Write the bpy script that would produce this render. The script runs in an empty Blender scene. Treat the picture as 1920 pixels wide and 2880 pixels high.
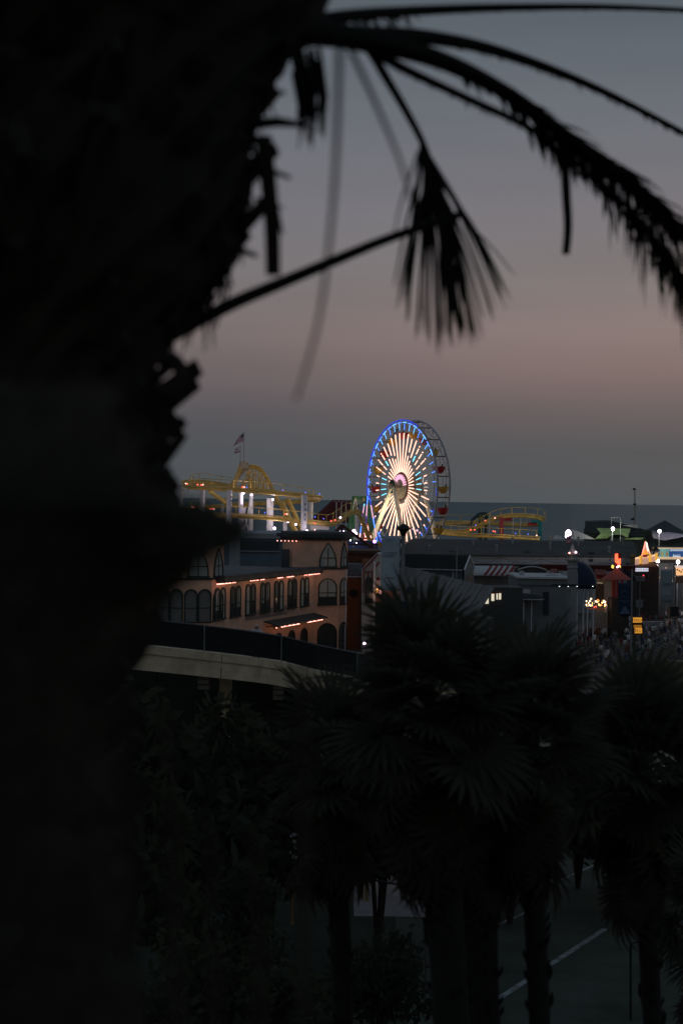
import bpy, math, random
from mathutils import Vector, Matrix, noise
random.seed(7)
PI = math.pi
sc = bpy.context.scene
COL = sc.collection

# ------------------------------------------------------------------ camera
FPX = 4750.0                       # focal length in pixels of a 1920 x 2880 frame
EYE = Vector((0, 0, 24.0))
PITCH, ROLL = math.atan(34 / FPX), math.radians(0.86)
fwd = Vector((0, math.cos(PITCH), -math.sin(PITCH)))
r0 = Vector((1, 0, 0)); u0 = r0.cross(fwd)
RT = math.cos(ROLL) * r0 + math.sin(ROLL) * u0
UP = -math.sin(ROLL) * r0 + math.cos(ROLL) * u0
cam = bpy.data.objects.new('camera', bpy.data.cameras.new('camera'))
COL.objects.link(cam)
M = Matrix((RT, UP, -fwd)).transposed().to_4x4(); M.translation = EYE
cam.matrix_world = M
cd = cam.data
cd.sensor_fit = 'VERTICAL'; cd.sensor_height = 36.0; cd.lens = FPX / 2880 * 36
cd.clip_start = 0.1; cd.clip_end = 200000
cd.dof.use_dof = True; cd.dof.focus_distance = 260.0; cd.dof.aperture_fstop = 1.9
sc.camera = cam

# ------------------------------------------------------------------ dusk sky
w = bpy.data.worlds.new('World'); sc.world = w; w.use_nodes = True
nt = w.node_tree; N = nt.nodes; L = nt.links
bg = N['Background']; bg.inputs[1].default_value = 1.0
tc = N.new('ShaderNodeTexCoord'); sep = N.new('ShaderNodeSeparateXYZ')
L.new(tc.outputs['Generated'], sep.inputs[0])
asin = N.new('ShaderNodeMath'); asin.operation = 'ARCSINE'; L.new(sep.outputs['Z'], asin.inputs[0])
mr = N.new('ShaderNodeMapRange'); mr.inputs[1].default_value = 0.0; mr.inputs[2].default_value = PI / 2
L.new(asin.outputs[0], mr.inputs[0])
def lin(c): return tuple(((x / 255 + 0.055) / 1.055) ** 2.4 if x > 10 else x / 255 / 12.92 for x in c)
def ramp(stops):
    r = N.new('ShaderNodeValToRGB'); e = r.color_ramp.elements
    while len(e) < len(stops): e.new(0.5)
    for el, (deg, c) in zip(e, stops):
        el.position = deg / 90; el.color = (*lin(c), 1)
    L.new(mr.outputs[0], r.inputs[0]); return r
away = ramp([(0, (78, 84, 88)), (1.9, (80, 83, 87)), (3.0, (91, 88, 92)), (4.4, (111, 101, 102)), (5.8, (124, 113, 113)),
             (7.6, (120, 115, 117)), (9.7, (117, 116, 122)), (12.2, (108, 111, 118)), (14.6, (97, 104, 112)), (16.5, (89, 97, 105)),
             (26, (86, 97, 110)), (50, (84, 96, 112)), (90, (80, 92, 110))])
glow = ramp([(0, (82, 87, 90)), (1.9, (88, 88, 90)), (3.0, (106, 97, 97)), (4.4, (133, 114, 111)), (5.8, (141, 124, 120)),
             (7.6, (130, 122, 120)), (9.7, (124, 119, 123)), (12.2, (112, 114, 120)), (14.6, (100, 106, 114)), (16.5, (92, 100, 108)),
             (26, (86, 97, 110)), (50, (84, 96, 112)), (90, (80, 92, 110))])
# afterglow strongest towards the place where the sun went down, north of the view
dt = N.new('ShaderNodeVectorMath'); dt.operation = 'DOT_PRODUCT'; dt.inputs[1].default_value = (math.sin(0.35), math.cos(0.35), 0)
L.new(tc.outputs['Generated'], dt.inputs[0])
af = N.new('ShaderNodeMapRange'); af.interpolation_type = 'SMOOTHSTEP'
af.inputs[1].default_value = 0.90; af.inputs[2].default_value = 1.0
L.new(dt.outputs['Value'], af.inputs[0])
mx = N.new('ShaderNodeMix'); mx.data_type = 'RGBA'
L.new(af.outputs[0], mx.inputs['Factor']); L.new(away.outputs[0], mx.inputs['A']); L.new(glow.outputs[0], mx.inputs['B'])
sky = N.new('ShaderNodeTexSky'); sky.sky_type = 'NISHITA'; sky.sun_disc = False
SUN_EL, SUN_AZ = math.radians(1.0), 0.35
sky.sun_elevation = SUN_EL; sky.sun_rotation = SUN_AZ
ml = N.new('ShaderNodeMix'); ml.data_type = 'RGBA'; ml.blend_type = 'ADD'; ml.inputs['Factor'].default_value = 0.0004
L.new(mx.outputs['Result'], ml.inputs['A']); L.new(sky.outputs[0], ml.inputs['B'])
# faint uneven haze in long level streaks
vm = N.new('ShaderNodeVectorMath'); vm.operation = 'MULTIPLY'; vm.inputs[1].default_value = (2.2, 2.2, 26)
L.new(tc.outputs['Generated'], vm.inputs[0])
hz = N.new('ShaderNodeTexNoise'); hz.inputs['Scale'].default_value = 1.6; hz.inputs['Detail'].default_value = 5
L.new(vm.outputs[0], hz.inputs['Vector'])
hm = N.new('ShaderNodeMapRange'); hm.inputs[1].default_value = .3; hm.inputs[2].default_value = .7; hm.inputs[3].default_value = .955; hm.inputs[4].default_value = 1.045
L.new(hz.outputs['Fac'], hm.inputs[0])
hs = N.new('ShaderNodeVectorMath'); hs.operation = 'SCALE'; L.new(ml.outputs['Result'], hs.inputs[0]); L.new(hm.outputs[0], hs.inputs['Scale'])
L.new(hs.outputs[0], bg.inputs[0])

sun = bpy.data.objects.new('sun', bpy.data.lights.new('sun', 'SUN')); COL.objects.link(sun)
sun.data.energy = 0.03; sun.data.angle = math.radians(25); sun.data.color = (1, 0.75, 0.6)
sd = Vector((math.sin(SUN_AZ) * math.cos(0.1), math.cos(SUN_AZ) * math.cos(0.1), math.sin(0.1)))
sun.rotation_euler = sd.to_track_quat('Z', 'Y').to_euler()

vs = sc.view_settings
vs.view_transform = 'Standard'; vs.look = 'None'; vs.gamma = 1.0; vs.exposure = 0.0; vs.use_curve_mapping = False
cy = sc.cycles
cy.use_denoising = True
cy.max_bounces = 6; cy.diffuse_bounces = 4; cy.glossy_bounces = 2; cy.transmission_bounces = 3; cy.transparent_max_bounces = 8
cy.sample_clamp_indirect = 3.0; cy.caustics_reflective = False; cy.caustics_refractive = False

# ------------------------------------------------------------------ pixel geometry (photo pixels -> world)
def ray(px, py): return fwd * FPX + RT * (px - 960) - UP * (py - 1440)
def P(px, py, Y):
    d = ray(px, py); return EYE + d * (Y / d.y)
def PZ(px, py, z):
    d = ray(px, py); return EYE + d * ((z - EYE.z) / d.z)
def PPL(px, py, o, n):
    d = ray(px, py); return EYE + d * ((o - EYE).dot(n) / d.dot(n))
def mpp(D): return D / FPX

# ------------------------------------------------------------------ materials
MATS = {}
def mat(name, col, rough=0.7, var=0.25, scale=2.0, metal=0.0, bump=0.0, spec=0.3):
    if name in MATS: return MATS[name]
    m = bpy.data.materials.new(name); m.use_nodes = True; nt = m.node_tree; b = nt.nodes['Principled BSDF']
    b.inputs['Roughness'].default_value = rough; b.inputs['Metallic'].default_value = metal
    b.inputs['Specular IOR Level'].default_value = spec
    t = nt.nodes.new('ShaderNodeTexCoord'); n = nt.nodes.new('ShaderNodeTexNoise')
    n.inputs['Scale'].default_value = scale; n.inputs['Detail'].default_value = 4; n.inputs['Roughness'].default_value = 0.65
    nt.links.new(t.outputs['Object'], n.inputs['Vector'])
    r = nt.nodes.new('ShaderNodeValToRGB')
    r.color_ramp.elements[0].position = 0.28; r.color_ramp.elements[1].position = 0.72
    r.color_ramp.elements[0].color = (*[c * (1 - var) for c in col], 1)
    r.color_ramp.elements[1].color = (*[min(1, c * (1 + var * 0.8)) for c in col], 1)
    nt.links.new(n.outputs['Fac'], r.inputs[0]); nt.links.new(r.outputs[0], b.inputs['Base Color'])
    if bump:
        bp = nt.nodes.new('ShaderNodeBump'); bp.inputs['Strength'].default_value = bump
        nt.links.new(n.outputs['Fac'], bp.inputs['Height']); nt.links.new(bp.outputs[0], b.inputs['Normal'])
    MATS[name] = m; return m
def emit(name, col, strength, sample=False):
    if name in MATS: return MATS[name]
    m = bpy.data.materials.new(name); m.use_nodes = True; b = m.node_tree.nodes['Principled BSDF']
    b.inputs['Base Color'].default_value = (*[0.5 * c for c in col], 1)
    b.inputs['Emission Color'].default_value = (*col, 1); b.inputs['Emission Strength'].default_value = strength
    if not sample: m.cycles.emission_sampling = 'NONE'
    MATS[name] = m; return m

# ------------------------------------------------------------------ mesh builder
class MB:
    def __init__(s): s.v = []; s.f = []
    def add(s, vs, fs):
        o = len(s.v); s.v += [tuple(p) for p in vs]; s.f += [tuple(i + o for i in f) for f in fs]; return s
    def box(s, a, b):
        (x0, y0, z0), (x1, y1, z1) = a, b
        if x0 > x1: x0, x1 = x1, x0
        if y0 > y1: y0, y1 = y1, y0
        if z0 > z1: z0, z1 = z1, z0
        return s.add([(x0, y0, z0), (x1, y0, z0), (x1, y1, z0), (x0, y1, z0), (x0, y0, z1), (x1, y0, z1), (x1, y1, z1), (x0, y1, z1)],
                     [(0, 3, 2, 1), (4, 5, 6, 7), (0, 1, 5, 4), (1, 2, 6, 5), (2, 3, 7, 6), (3, 0, 4, 7)])
    def prism(s, poly, vec):
        n = len(poly); poly = [Vector(p) for p in poly]; vec = Vector(vec)
        return s.add(poly + [p + vec for p in poly],
                     [tuple(range(n - 1, -1, -1)), tuple(range(n, 2 * n))] + [(i, (i + 1) % n, n + (i + 1) % n, n + i) for i in range(n)])
    def ring(s, outer, inner, vec):
        n = len(outer); vec = Vector(vec); A = [Vector(p) for p in outer]; B = [Vector(p) for p in inner]
        vs = A + B + [p + vec for p in A] + [p + vec for p in B]; fs = []
        for i in range(n):
            j = (i + 1) % n
            fs += [(i, n + i, n + j, j), (2 * n + i, 2 * n + j, 3 * n + j, 3 * n + i), (i, j, 2 * n + j, 2 * n + i), (n + i, 3 * n + i, 3 * n + j, n + j)]
        return s.add(vs, fs)
    def tube(s, pts, r, n=6, cap=True):
        pts = [Vector(p) for p in pts]; k = len(pts); rs = r if isinstance(r, (list, tuple)) else [r] * k
        ref = None; vs = []; fs = []
        for i, p in enumerate(pts):
            t = (pts[min(i + 1, k - 1)] - pts[max(i - 1, 0)])
            t = t.normalized() if t.length > 1e-9 else Vector((0, 0, 1))
            if ref is None: ref = Vector((0, 0, 1)) if abs(t.z) < 0.9 else Vector((1, 0, 0))
            a = (ref - t * ref.dot(t)).normalized(); b = t.cross(a); ref = a
            for j in range(n):
                q = 2 * PI * j / n; vs.append(p + (a * math.cos(q) + b * math.sin(q)) * rs[i])
        for i in range(k - 1):
            for j in range(n):
                fs.append((i * n + j, i * n + (j + 1) % n, (i + 1) * n + (j + 1) % n, (i + 1) * n + j))
        if cap: fs += [tuple(range(n - 1, -1, -1)), tuple((k - 1) * n + j for j in range(n))]
        return s.add(vs, fs)
    def lathe(s, prof, n=12, c=(0, 0, 0)):
        vs = []; fs = []; k = len(prof); c = Vector(c)
        for r, z in prof:
            for j in range(n):
                q = 2 * PI * j / n; vs.append(c + Vector((r * math.cos(q), r * math.sin(q), z)))
        for i in range(k - 1):
            for j in range(n): fs.append((i * n + j, i * n + (j + 1) % n, (i + 1) * n + (j + 1) % n, (i + 1) * n + j))
        fs += [tuple(range(n - 1, -1, -1)), tuple((k - 1) * n + j for j in range(n))]
        return s.add(vs, fs)
    def ball(s, c, r, n=8, m=5):
        return s.lathe([(max(1e-4, r * math.sin(PI * i / m)), -r * math.cos(PI * i / m)) for i in range(m + 1)], n, c)
    def mesh(s, name, ms, smooth=False):
        me = bpy.data.meshes.new(name); me.from_pydata(s.v, [], s.f)
        for m in (ms if isinstance(ms, (list, tuple)) else [ms]): me.materials.append(m)
        if smooth: me.shade_smooth()
        return me
    def build(s, name, m, parent=None, local=False, smooth=False, **k):
        o = bpy.data.objects.new(name, s.mesh(name, m, smooth)); COL.objects.link(o); return par(o, parent, local, **k)

ROOTM = {}
def par(o, parent, local=False, **k):
    if parent is not None:
        o.parent = parent
        if not local: o.matrix_parent_inverse = ROOTM[parent.name].inverted() if parent.name in ROOTM else Matrix()
    for a, b in k.items(): o[a] = b
    return o
def thing(name, label, cat, loc=(0, 0, 0), rz=0.0, group=None):
    o = bpy.data.objects.new(name, None); COL.objects.link(o); o.empty_display_size = 0.2
    o.location = loc; o.rotation_euler = (0, 0, rz)
    ROOTM[o.name] = Matrix.Translation(Vector(loc)) @ Matrix.Rotation(rz, 4, 'Z')
    o['label'] = label; o['category'] = cat
    if group: o['group'] = group
    return o
def tag(o, label, cat, group=None):
    o['label'] = label; o['category'] = cat
    if group: o['group'] = group
    return o
def inst(name, me, parent, loc, rot=(0, 0, 0), scale=1.0, **k):
    o = bpy.data.objects.new(name, me); COL.objects.link(o); o.location = loc; o.rotation_euler = rot
    o.scale = (scale,) * 3 if not hasattr(scale, '__len__') else scale
    if parent is not None: o.parent = parent
    for a, b in k.items(): o[a] = b
    return o
def winst(name, me, parent, loc, rot=(0, 0, 0), scale=1.0, **k):     # instance given in world space
    o = inst(name, me, None, loc, rot, scale, **k); return par(o, parent)
def struct(name, mb, m, parent=None):
    o = mb.build(name, m, parent)
    if parent is None: o['kind'] = 'structure'
    return o
def spline(pts, per=6):
    pts = [Vector(p) for p in pts]; out = []
    for i in range(len(pts) - 1):
        a, b, c, d = pts[max(i - 1, 0)], pts[i], pts[i + 1], pts[min(i + 2, len(pts) - 1)]
        for j in range(per):
            t = j / per
            out.append(0.5 * ((2 * b) + (c - a) * t + (2 * a - 5 * b + 4 * c - d) * t * t + (3 * b - a - 3 * c + d) * t ** 3))
    out.append(pts[-1]); return out
def text(body, size, m, parent, mw, name='lettering', ext=0.01, local=False, space=1.0):
    c = bpy.data.curves.new(name, 'FONT'); c.body = body; c.size = size; c.align_x = 'CENTER'; c.align_y = 'CENTER'; c.extrude = ext
    c.space_line = space; c.materials.append(m)
    o = bpy.data.objects.new(name, c); COL.objects.link(o)
    me = bpy.data.meshes.new_from_object(o.evaluated_get(bpy.context.evaluated_depsgraph_get())); bpy.data.objects.remove(o)
    o = bpy.data.objects.new(name, me); COL.objects.link(o); o.matrix_basis = mw
    return par(o, parent, local)
FACE = Matrix.Rotation(PI / 2, 4, 'X')                                # text standing up, readable from -Y
def bulb_mesh(name, r, m): 
    return MB().ball((0, 0, 0), r, 8, 6).mesh(name, m, True)
def point(name, loc, parent, power, col, r=0.15):
    l = bpy.data.lights.new(name, 'POINT'); l.energy = power; l.color = col; l.shadow_soft_size = r
    o = bpy.data.objects.new(name, l); COL.objects.link(o); o.location = loc
    return par(o, parent)

# shared materials
yel = mat('yellow_paint', (0.78, 0.55, 0.15), 0.5, 0.35, 0.5)
whi = mat('white_steel', (0.80, 0.81, 0.79), 0.5, 0.10, 0.5)
conc = mat('concrete', (0.66, 0.55, 0.36), 0.85, 0.3, 1.2, bump=0.2)
black = mat('black_metal', (0.02, 0.022, 0.022), 0.6, 0.2)
green = mat('dark_green_trim', (0.035, 0.05, 0.045), 0.6, 0.25)
steel = mat('grey_steel', (0.25, 0.26, 0.26), 0.5, 0.2, 1.0, metal=0.3)
glassy = mat('window_glass', (0.05, 0.06, 0.06), 0.15, 0.3, 0.7, spec=0.6)
blind = mat('pale_blind', (0.42, 0.44, 0.39), 0.8, 0.12, 1.5)
E_warm = emit('led_warm', (1.0, 0.53, 0.40), 1.9, True)
E_cyan = emit('led_cyan', (0.2, 0.75, 1.0), 1.7)
E_blue = emit('led_blue', (0.08, 0.24, 1.0), 2.0)
E_sky = emit('led_sky_blue', (0.14, 0.48, 1.0), 1.8)
E_deep = emit('led_deep_blue', (0.03, 0.06, 0.8), 0.9)
E_pink = emit('led_pink', (1.0, 0.52, 0.75), 0.95)
E_red = emit('lamp_red', (1.0, 0.10, 0.06), 3.0)
E_rpk = emit('lamp_pink', (1.0, 0.42, 0.38), 3.5)
E_viol = emit('flood_violet', (1.0, 0.72, 1.0), 5.0)
E_bdot = emit('lamp_blue', (0.12, 0.15, 1.0), 2.5)
E_white = emit('lamp_white', (1.0, 0.95, 1.0), 8.0)
E_bulb = emit('bulb_warm', (1.0, 0.36, 0.28), 4.5, True)
# ------------------------------------------------------------------ setting: sea, beach, ground, bluff, pier deck
def sea_mat():
    m = bpy.data.materials.new('sea_water'); m.use_nodes = True; nt = m.node_tree; b = nt.nodes['Principled BSDF']; nt.nodes.remove(b)
    out = nt.nodes['Material Output']
    df = nt.nodes.new('ShaderNodeBsdfDiffuse'); df.inputs[0].default_value = (0.02, 0.032, 0.038, 1)
    gl = nt.nodes.new('ShaderNodeBsdfAnisotropic'); gl.inputs['Color'].default_value = (0.185, 0.24, 0.255, 1); gl.inputs['Roughness'].default_value = 0.28
    ad = nt.nodes.new('ShaderNodeAddShader')
    t = nt.nodes.new('ShaderNodeTexCoord'); mp = nt.nodes.new('ShaderNodeMapping'); mp.inputs['Scale'].default_value = (0.05, 0.012, 0.05)
    n = nt.nodes.new('ShaderNodeTexNoise'); n.inputs['Scale'].default_value = 1.6; n.inputs['Detail'].default_value = 6; n.inputs['Roughness'].default_value = 0.65
    bp = nt.nodes.new('ShaderNodeBump'); bp.inputs['Strength'].default_value = 1.0; bp.inputs['Distance'].default_value = 6
    nt.links.new(t.outputs['Object'], mp.inputs[0]); nt.links.new(mp.outputs[0], n.inputs['Vector'])
    nt.links.new(n.outputs['Fac'], bp.inputs['Height']); nt.links.new(bp.outputs[0], gl.inputs['Normal'])
    nt.links.new(df.outputs[0], ad.inputs[0]); nt.links.new(gl.outputs[0], ad.inputs[1]); nt.links.new(ad.outputs[0], out.inputs[0]); return m
def sheet(x0, x1, y0, y1, z): return MB().add([(x0, y0, z), (x1, y0, z), (x1, y1, z), (x0, y1, z)], [(0, 1, 2, 3)])
struct('sea', sheet(-60000, 60000, 200, 120000, 0.0), sea_mat())
ZG = 3.0
sand = mat('beach_sand', (0.22, 0.19, 0.14), 0.95, 0.25, 0.15, bump=0.3)
b = MB(); nx = 14
vs = []; fs = []
for i in range(nx + 1):
    x = -400 + 800 * i / nx
    vs += [(x, 128, ZG + 0.01), (x, 200, 2.0), (x, 262 + 6 * math.sin(i * 1.7), -0.6)]
for i in range(nx):
    for j in range(2): fs.append((i * 3 + j, (i + 1) * 3 + j, (i + 1) * 3 + j + 1, i * 3 + j + 1))
struct('beach', MB().add(vs, fs), sand)
soil = mat('park_ground', (0.035, 0.045, 0.028), 0.95, 0.45, 0.35, bump=0.4)
struct('ground', sheet(-400, 400, 26, 130, ZG), soil)
# bluff: top by the camera and its planted slope
vs = []; fs = []; nx, rows = 30, [(-30, 22.2), (3.6, 22.2), (4.4, 21.9), (9, 18.6), (16, 12.6), (24, 6.0), (32, 2.9)]
for i in range(nx + 1):
    x = -150 + 300 * i / nx
    for (y, z) in rows: vs.append((x, y + (0.5 * noise.noise((x * .3, y, 1)) if y > 0 else 0), z + (0.5 * noise.noise((x * .2, y * .5, 3)) if y > 9 else 0)))
k = len(rows)
for i in range(nx):
    for j in range(k - 1): fs.append((i * k + j, (i + 1) * k + j, (i + 1) * k + j + 1, i * k + j + 1))
struct('bluff_terrain', MB().add(vs, fs), mat('bluff_soil', (0.05, 0.045, 0.03), 0.95, 0.4, 0.8, bump=0.4))
# car park below with painted stall lines
lot = struct('parking_lot', sheet(3, 60, 45, 99, ZG + 0.006), mat('asphalt', (0.06, 0.072, 0.052), 0.9, 0.5, 0.25, bump=0.2))
paint = mat('worn_road_paint', (0.26, 0.29, 0.27), 0.85, 0.75, 2.2)
for (a, c, wd) in [((1379, 2823), (1700, 2612), .30), ((1391, 2604), (1530, 2543), .22), ((1484, 2626), (1522, 2616), .45),
                   ((1459, 2473), (1560, 2480), .18), ((1565, 2478), (1700, 2420), .2), ((1440, 2492), (1545, 2496), .14), ((1890, 2735), (1935, 2700), .3)]:
    p, q = PZ(*a, ZG + 0.012), PZ(*c, ZG + 0.012); d = (q - p).normalized(); s = Vector((-d.y, d.x, 0)) * wd / 2
    MB().add([p - s, q - s, q + s, p + s], [(0, 1, 2, 3)]).build('painted_line', paint, lot)
# lamp-lit concrete path, in slabs
pth = thing('path', '', '', PZ(1130, 2500, ZG)); del pth['label']; del pth['category']; pth['kind'] = 'structure'
slabm = mat('pale_path_slab', (0.26, 0.24, 0.23), 0.9, 0.25, 0.8, bump=0.15)
xs = [-1, 2.2, 5.4, 8.6]
for i in range(0, 2):
    for j in range(6):
        x0, y0 = 0.9 + i * 3.3, 85 + j * 3.6
        MB().box((x0 + 0.03, y0 + 0.03, ZG), (x0 + 3.27, y0 + 3.57, ZG + 0.035 + 0.004 * random.random())).build('slab', slabm, pth)
# pier deck on piles, planked edge
ZD = 5.5
deckm = mat('pier_planks', (0.10, 0.085, 0.065), 0.9, 0.4, 1.5, bump=0.3)
deck = struct('pier_deck', MB().box((-75, 158, ZD - 0.9), (80, 430, ZD)), deckm)
pile = MB().lathe([(0.3, -6), (0.26, 0)], 8).mesh('pile', mat('pile_wood', (0.06, 0.05, 0.04), 0.9, 0.4))
for i in range(26):
    winst('pile', pile, deck, (-72 + i * 6, 159.2 + (i % 2) * 0.3, ZD - 0.9))
# ------------------------------------------------------------------ Ferris wheel
def build_wheel():
    R = 12.95
    C = P(1129, 1369, 330)
    ax = Vector((math.sin(math.radians(60.4)), math.cos(math.radians(60.4)), 0))       # front rim -> rear rim
    uu = Vector((ax.y, -ax.x, 0)); zz = Vector((0, 0, 1)); WD = 2.75
    def at(th, rho, d=0.0): return C + uu * (math.cos(th) * rho * R) + zz * (math.sin(th) * rho * R) + ax * d
    t = thing('ferris_wheel', 'tall Ferris wheel with lit white and blue spokes and red and yellow gondolas', 'Ferris wheel', (C.x, C.y, ZD))
    grey = mat('wheel_steel', (0.36, 0.37, 0.38), 0.5, 0.15, 1.0)
    dk = mat('wheel_crossbar', (0.10, 0.05, 0.05), 0.6, 0.3, 1.0)
    n = 20
    for d in (0, WD):
        b = MB(); th = [2 * PI * i / 80 for i in range(81)]
        b.tube([at(a, 1.0, d) for a in th], 0.19, 6, False)
        o = b.build('rim', grey, t)
        b = MB()
        b.tube([at(a, 0.90, d) for a in th], 0.06, 4, False)
        for i in range(40):
            a = 2 * PI * i / 40; b.tube([at(a, .90, d), at(a + PI / 40, 1.0, d)], .05, 4, False); b.tube([at(a + PI / 40, 1.0, d), at(a + PI / 20, .90, d)], .05, 4, False)
        b.build('rim_lattice', grey, o)
    # spokes
    for i in range(40):
        a = 2 * PI * i / 40 + PI / 40
        for d in (0, WD):
            MB().tube([at(a, 0.12, d), at(a, 0.99, d)], 0.035 if d else 0.05, 4, False).build('spoke', grey, t)
    # cross bars and gondolas
    tub = {}
    for cn, m in (('red', mat('gondola_red', (0.42, 0.03, 0.03), 0.4, 0.2)), ('yellow', mat('gondola_yellow', (0.62, 0.36, 0.05), 0.4, 0.2))):
        tub[cn] = MB().lathe([(0.35, -1.25), (0.75, -0.95), (1.05, -0.3), (1.12, 0.0), (1.12, 0.06), (1.0, 0.06), (0.98, -0.2), (0.5, -0.7), (0.05, -0.75)], 12).mesh('tub', m)
    poleM = MB().lathe([(0.06, -0.7), (0.06, 1.9), (0.14, 1.95), (0.14, 2.1)], 6).mesh('hanger', grey)
    head = MB().lathe([(0.2, -0.35), (0.24, 0.0), (0.1, 0.1), (0.13, 0.2), (0.12, 0.38), (0.03, 0.45)], 7).mesh('rider', mat('rider_dark', (0.03, 0.025, 0.025), 0.9, 0.4), True)
    rad = math.radians
    for i in range(n):
        a = 2 * PI * i / n + PI / 20
        MB().tube([at(a, 0.985, 0), at(a, 0.985, WD)], 0.11, 5).build('crossbar', dk, t)
        p = at(a, 0.985, WD / 2) - zz * 2.0
        g = inst('gondola', tub['red' if i % 2 else 'yellow'], None, p, (0, 0, 0.3 * i)); par(g, t)
        inst('hanger', poleM, g, (0, 0, 0))
        if random.random() < 0.75:
            for k in range(random.choice((1, 2))):
                inst('rider', head, g, (0.55 - 1.1 * k, 0.15 * random.random(), 0.15))
    # hub
    hubm = mat('hub_panel', (0.30, 0.27, 0.20), 0.5, 0.2, 1.0)
    def disc(rho, d0, d1, m, nm, ring=None):
        b = MB(); k = 28
        outer = [at(2 * PI * i / k, rho, d0) for i in range(k)]
        if ring: b.ring(outer, [at(2 * PI * i / k, ring, d0) for i in range(k)], ax * (d1 - d0))
        else: b.prism(outer, ax * (d1 - d0))
        return b.build(nm, m, t)
    disc(0.205, -0.25, -0.05, hubm, 'hub_plate')
    disc(0.205, WD + 0.05, WD + 0.25, hubm, 'hub_plate')
    disc(0.215, -0.32, -0.27, mat('hub_rim', (0.10, 0.04, 0.03), .5), 'hub_edge', 0.19)
    disc(0.105, -2.15, -1.9, mat('hub_sign', (0.04, 0.055, 0.05), 0.5, 0.3, 1.0), 'hub_sign')
    disc(0.110, -2.22, -2.10, mat('hub_sign_rim', (0.5, 0.5, 0.42), .5), 'sign_ring', 0.100)
    for i in range(-1, 2):                                   # panels on the round sign
        for j in range(0, 2):
            q = C - ax * 2.24 + uu * (0.38 * i) + zz * (0.42 * j - 0.2)
            MB().prism([q - uu * .16 - zz * .17, q + uu * .16 - zz * .17, q + uu * .16 + zz * .17, q - uu * .16 + zz * .17], -ax * 0.03).build('sign_panel', mat('sign_panel', (0.09, 0.13, 0.12), .5), t)
    MB().tube([C - ax * 2.6, C + ax * (WD + 2.2)], 0.5, 12).build('axle', hubm, t)
    for i in range(13):                                      # fan of pink light over the hub
        a = rad(12 + 13 * i)
        MB().tube([at(a, 0.115, -0.5), at(a, 0.185, -0.5)], 0.13, 6).build('hub_light', E_pink, t)
    for i in range(9):
        a = rad(40 * i)
        MB().tube([at(a, 0.06, WD + 2.0), at(a, 0.16, WD + 2.0)], 0.06, 5).build('hub_light', emit('led_hub_soft', (1, .85, .85), .8), t)
    # support legs, cream, front and rear pairs
    cream = mat('cream_legs', (0.75, 0.74, 0.55), 0.5, 0.12, 0.6)
    for d, ms in ((-1.9, 1.0), (WD + 1.9, 1.0)):
        top = C + ax * d
        for s, sp in ((-1, 13.5), (1, 9.5)):
            foot = Vector((C.x, C.y, ZD)) + ax * (d + (-1.2 if d < 0 else 1.2)) + uu * (s * sp)
            MB().tube([top + uu * s * .3, foot], [0.45, 0.55], 8).build('support_leg', cream, t)
            foot2 = foot + uu * (-s * 2.6)
            mid = top.lerp(foot, 0.42)
            MB().tube([mid, foot2], [0.3, 0.42], 8).build('support_leg', cream, t)
            MB().tube([top.lerp(foot, .75), top.lerp(foot, .75) - uu * s * 1.6], 0.15, 5).build('leg_brace', cream, t)
    # light tubes
    def led(th, r0_, r1_, m, rr=0.115, d=-0.16):
        MB().tube([at(th, r0_, d), at(th, r1_, d)], rr, 5).build('light_tube', m, t)
    for i in range(40):
        deg = (i + 0.5) * 9.0
        th = rad(deg); a = deg
        if a > 180: a = a - 360
        if 75 < deg < 110: led(th, .225, .81, E_warm)
        elif 50 < deg <= 75 or 110 <= deg < 137:
            g = .45 + .05 * ((i * 7) % 3)
            led(th, .225, g, E_warm); led(th, g + .06, .80 - .03 * (i % 2), E_warm)
        elif 28 < deg <= 50 or 137 <= deg < 158:
            led(th, .225, .41, E_warm); led(th, .50, .60, E_cyan if i % 5 == 0 else E_warm, .10); led(th, .64, .74, E_warm)
            led(th, .77, .79, E_warm)
        elif -12 < a <= 28 or 158 <= deg < 194:
            led(th, .225, .36, E_warm); led(th, .44, .575, E_cyan, .08); led(th, .66, .73, E_warm, .11)
        elif a < -12 and a > -30 or 194 <= deg < 207:
            led(th, .225, .50, E_warm); led(th, .60, .73, E_warm)
            if deg > 200: led(th, .75, .8, E_warm, .1)
        elif 207 <= deg < 243 or 297 < deg <= 330:
            led(th, .235, .83 - .04 * (i % 3), E_warm); 
            if i % 2: led(th, .86, .89, E_warm, .1)
        else:
            led(th, .26, .86 + .03 * (i % 3), E_warm, .12)
        if 20 < deg < 345: led(th, .855 if deg < 140 else .90, .955, E_blue if (deg < 30 or deg > 150) else E_sky if i % 3 else E_blue, .06)
        elif deg <= 20: led(th, .88, .96, E_blue, .06)
    for i in range(40):                                      # light bars along the rim
        deg = i * 9.0
        a0, a1 = rad(deg + 1.3), rad(deg + 7.7)
        if 22 < deg < 262:
            MB().tube([at(a0, .968, -.12), at((a0 + a1) / 2, .972, -.12), at(a1, .968, -.12)], .085, 5).build('rim_light', E_blue if deg > 140 else E_sky if i % 2 else E_blue, t)
        if 55 < deg < 262:
            MB().tube([at(rad(deg), 1.005, -.2), at(rad(deg + 4.5), 1.008, -.2), at(rad(deg + 8.2), 1.005, -.2)], .10, 5).build('rim_light', E_deep, t)
        elif deg > 300 and i % 2:
            MB().tube([at(a0, .985, -.2), at(a1, .985, -.2)], .05, 5).build('rim_light', E_deep, t)
    point('wheel_glow', at(rad(90), .4, -3.0), t, 350, (1, .7, .5), 2.0)
    point('wheel_glow', at(rad(270), .5, -4.0), t, 1500, (1, .85, .6), 2.0)
    return t
build_wheel()
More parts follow.
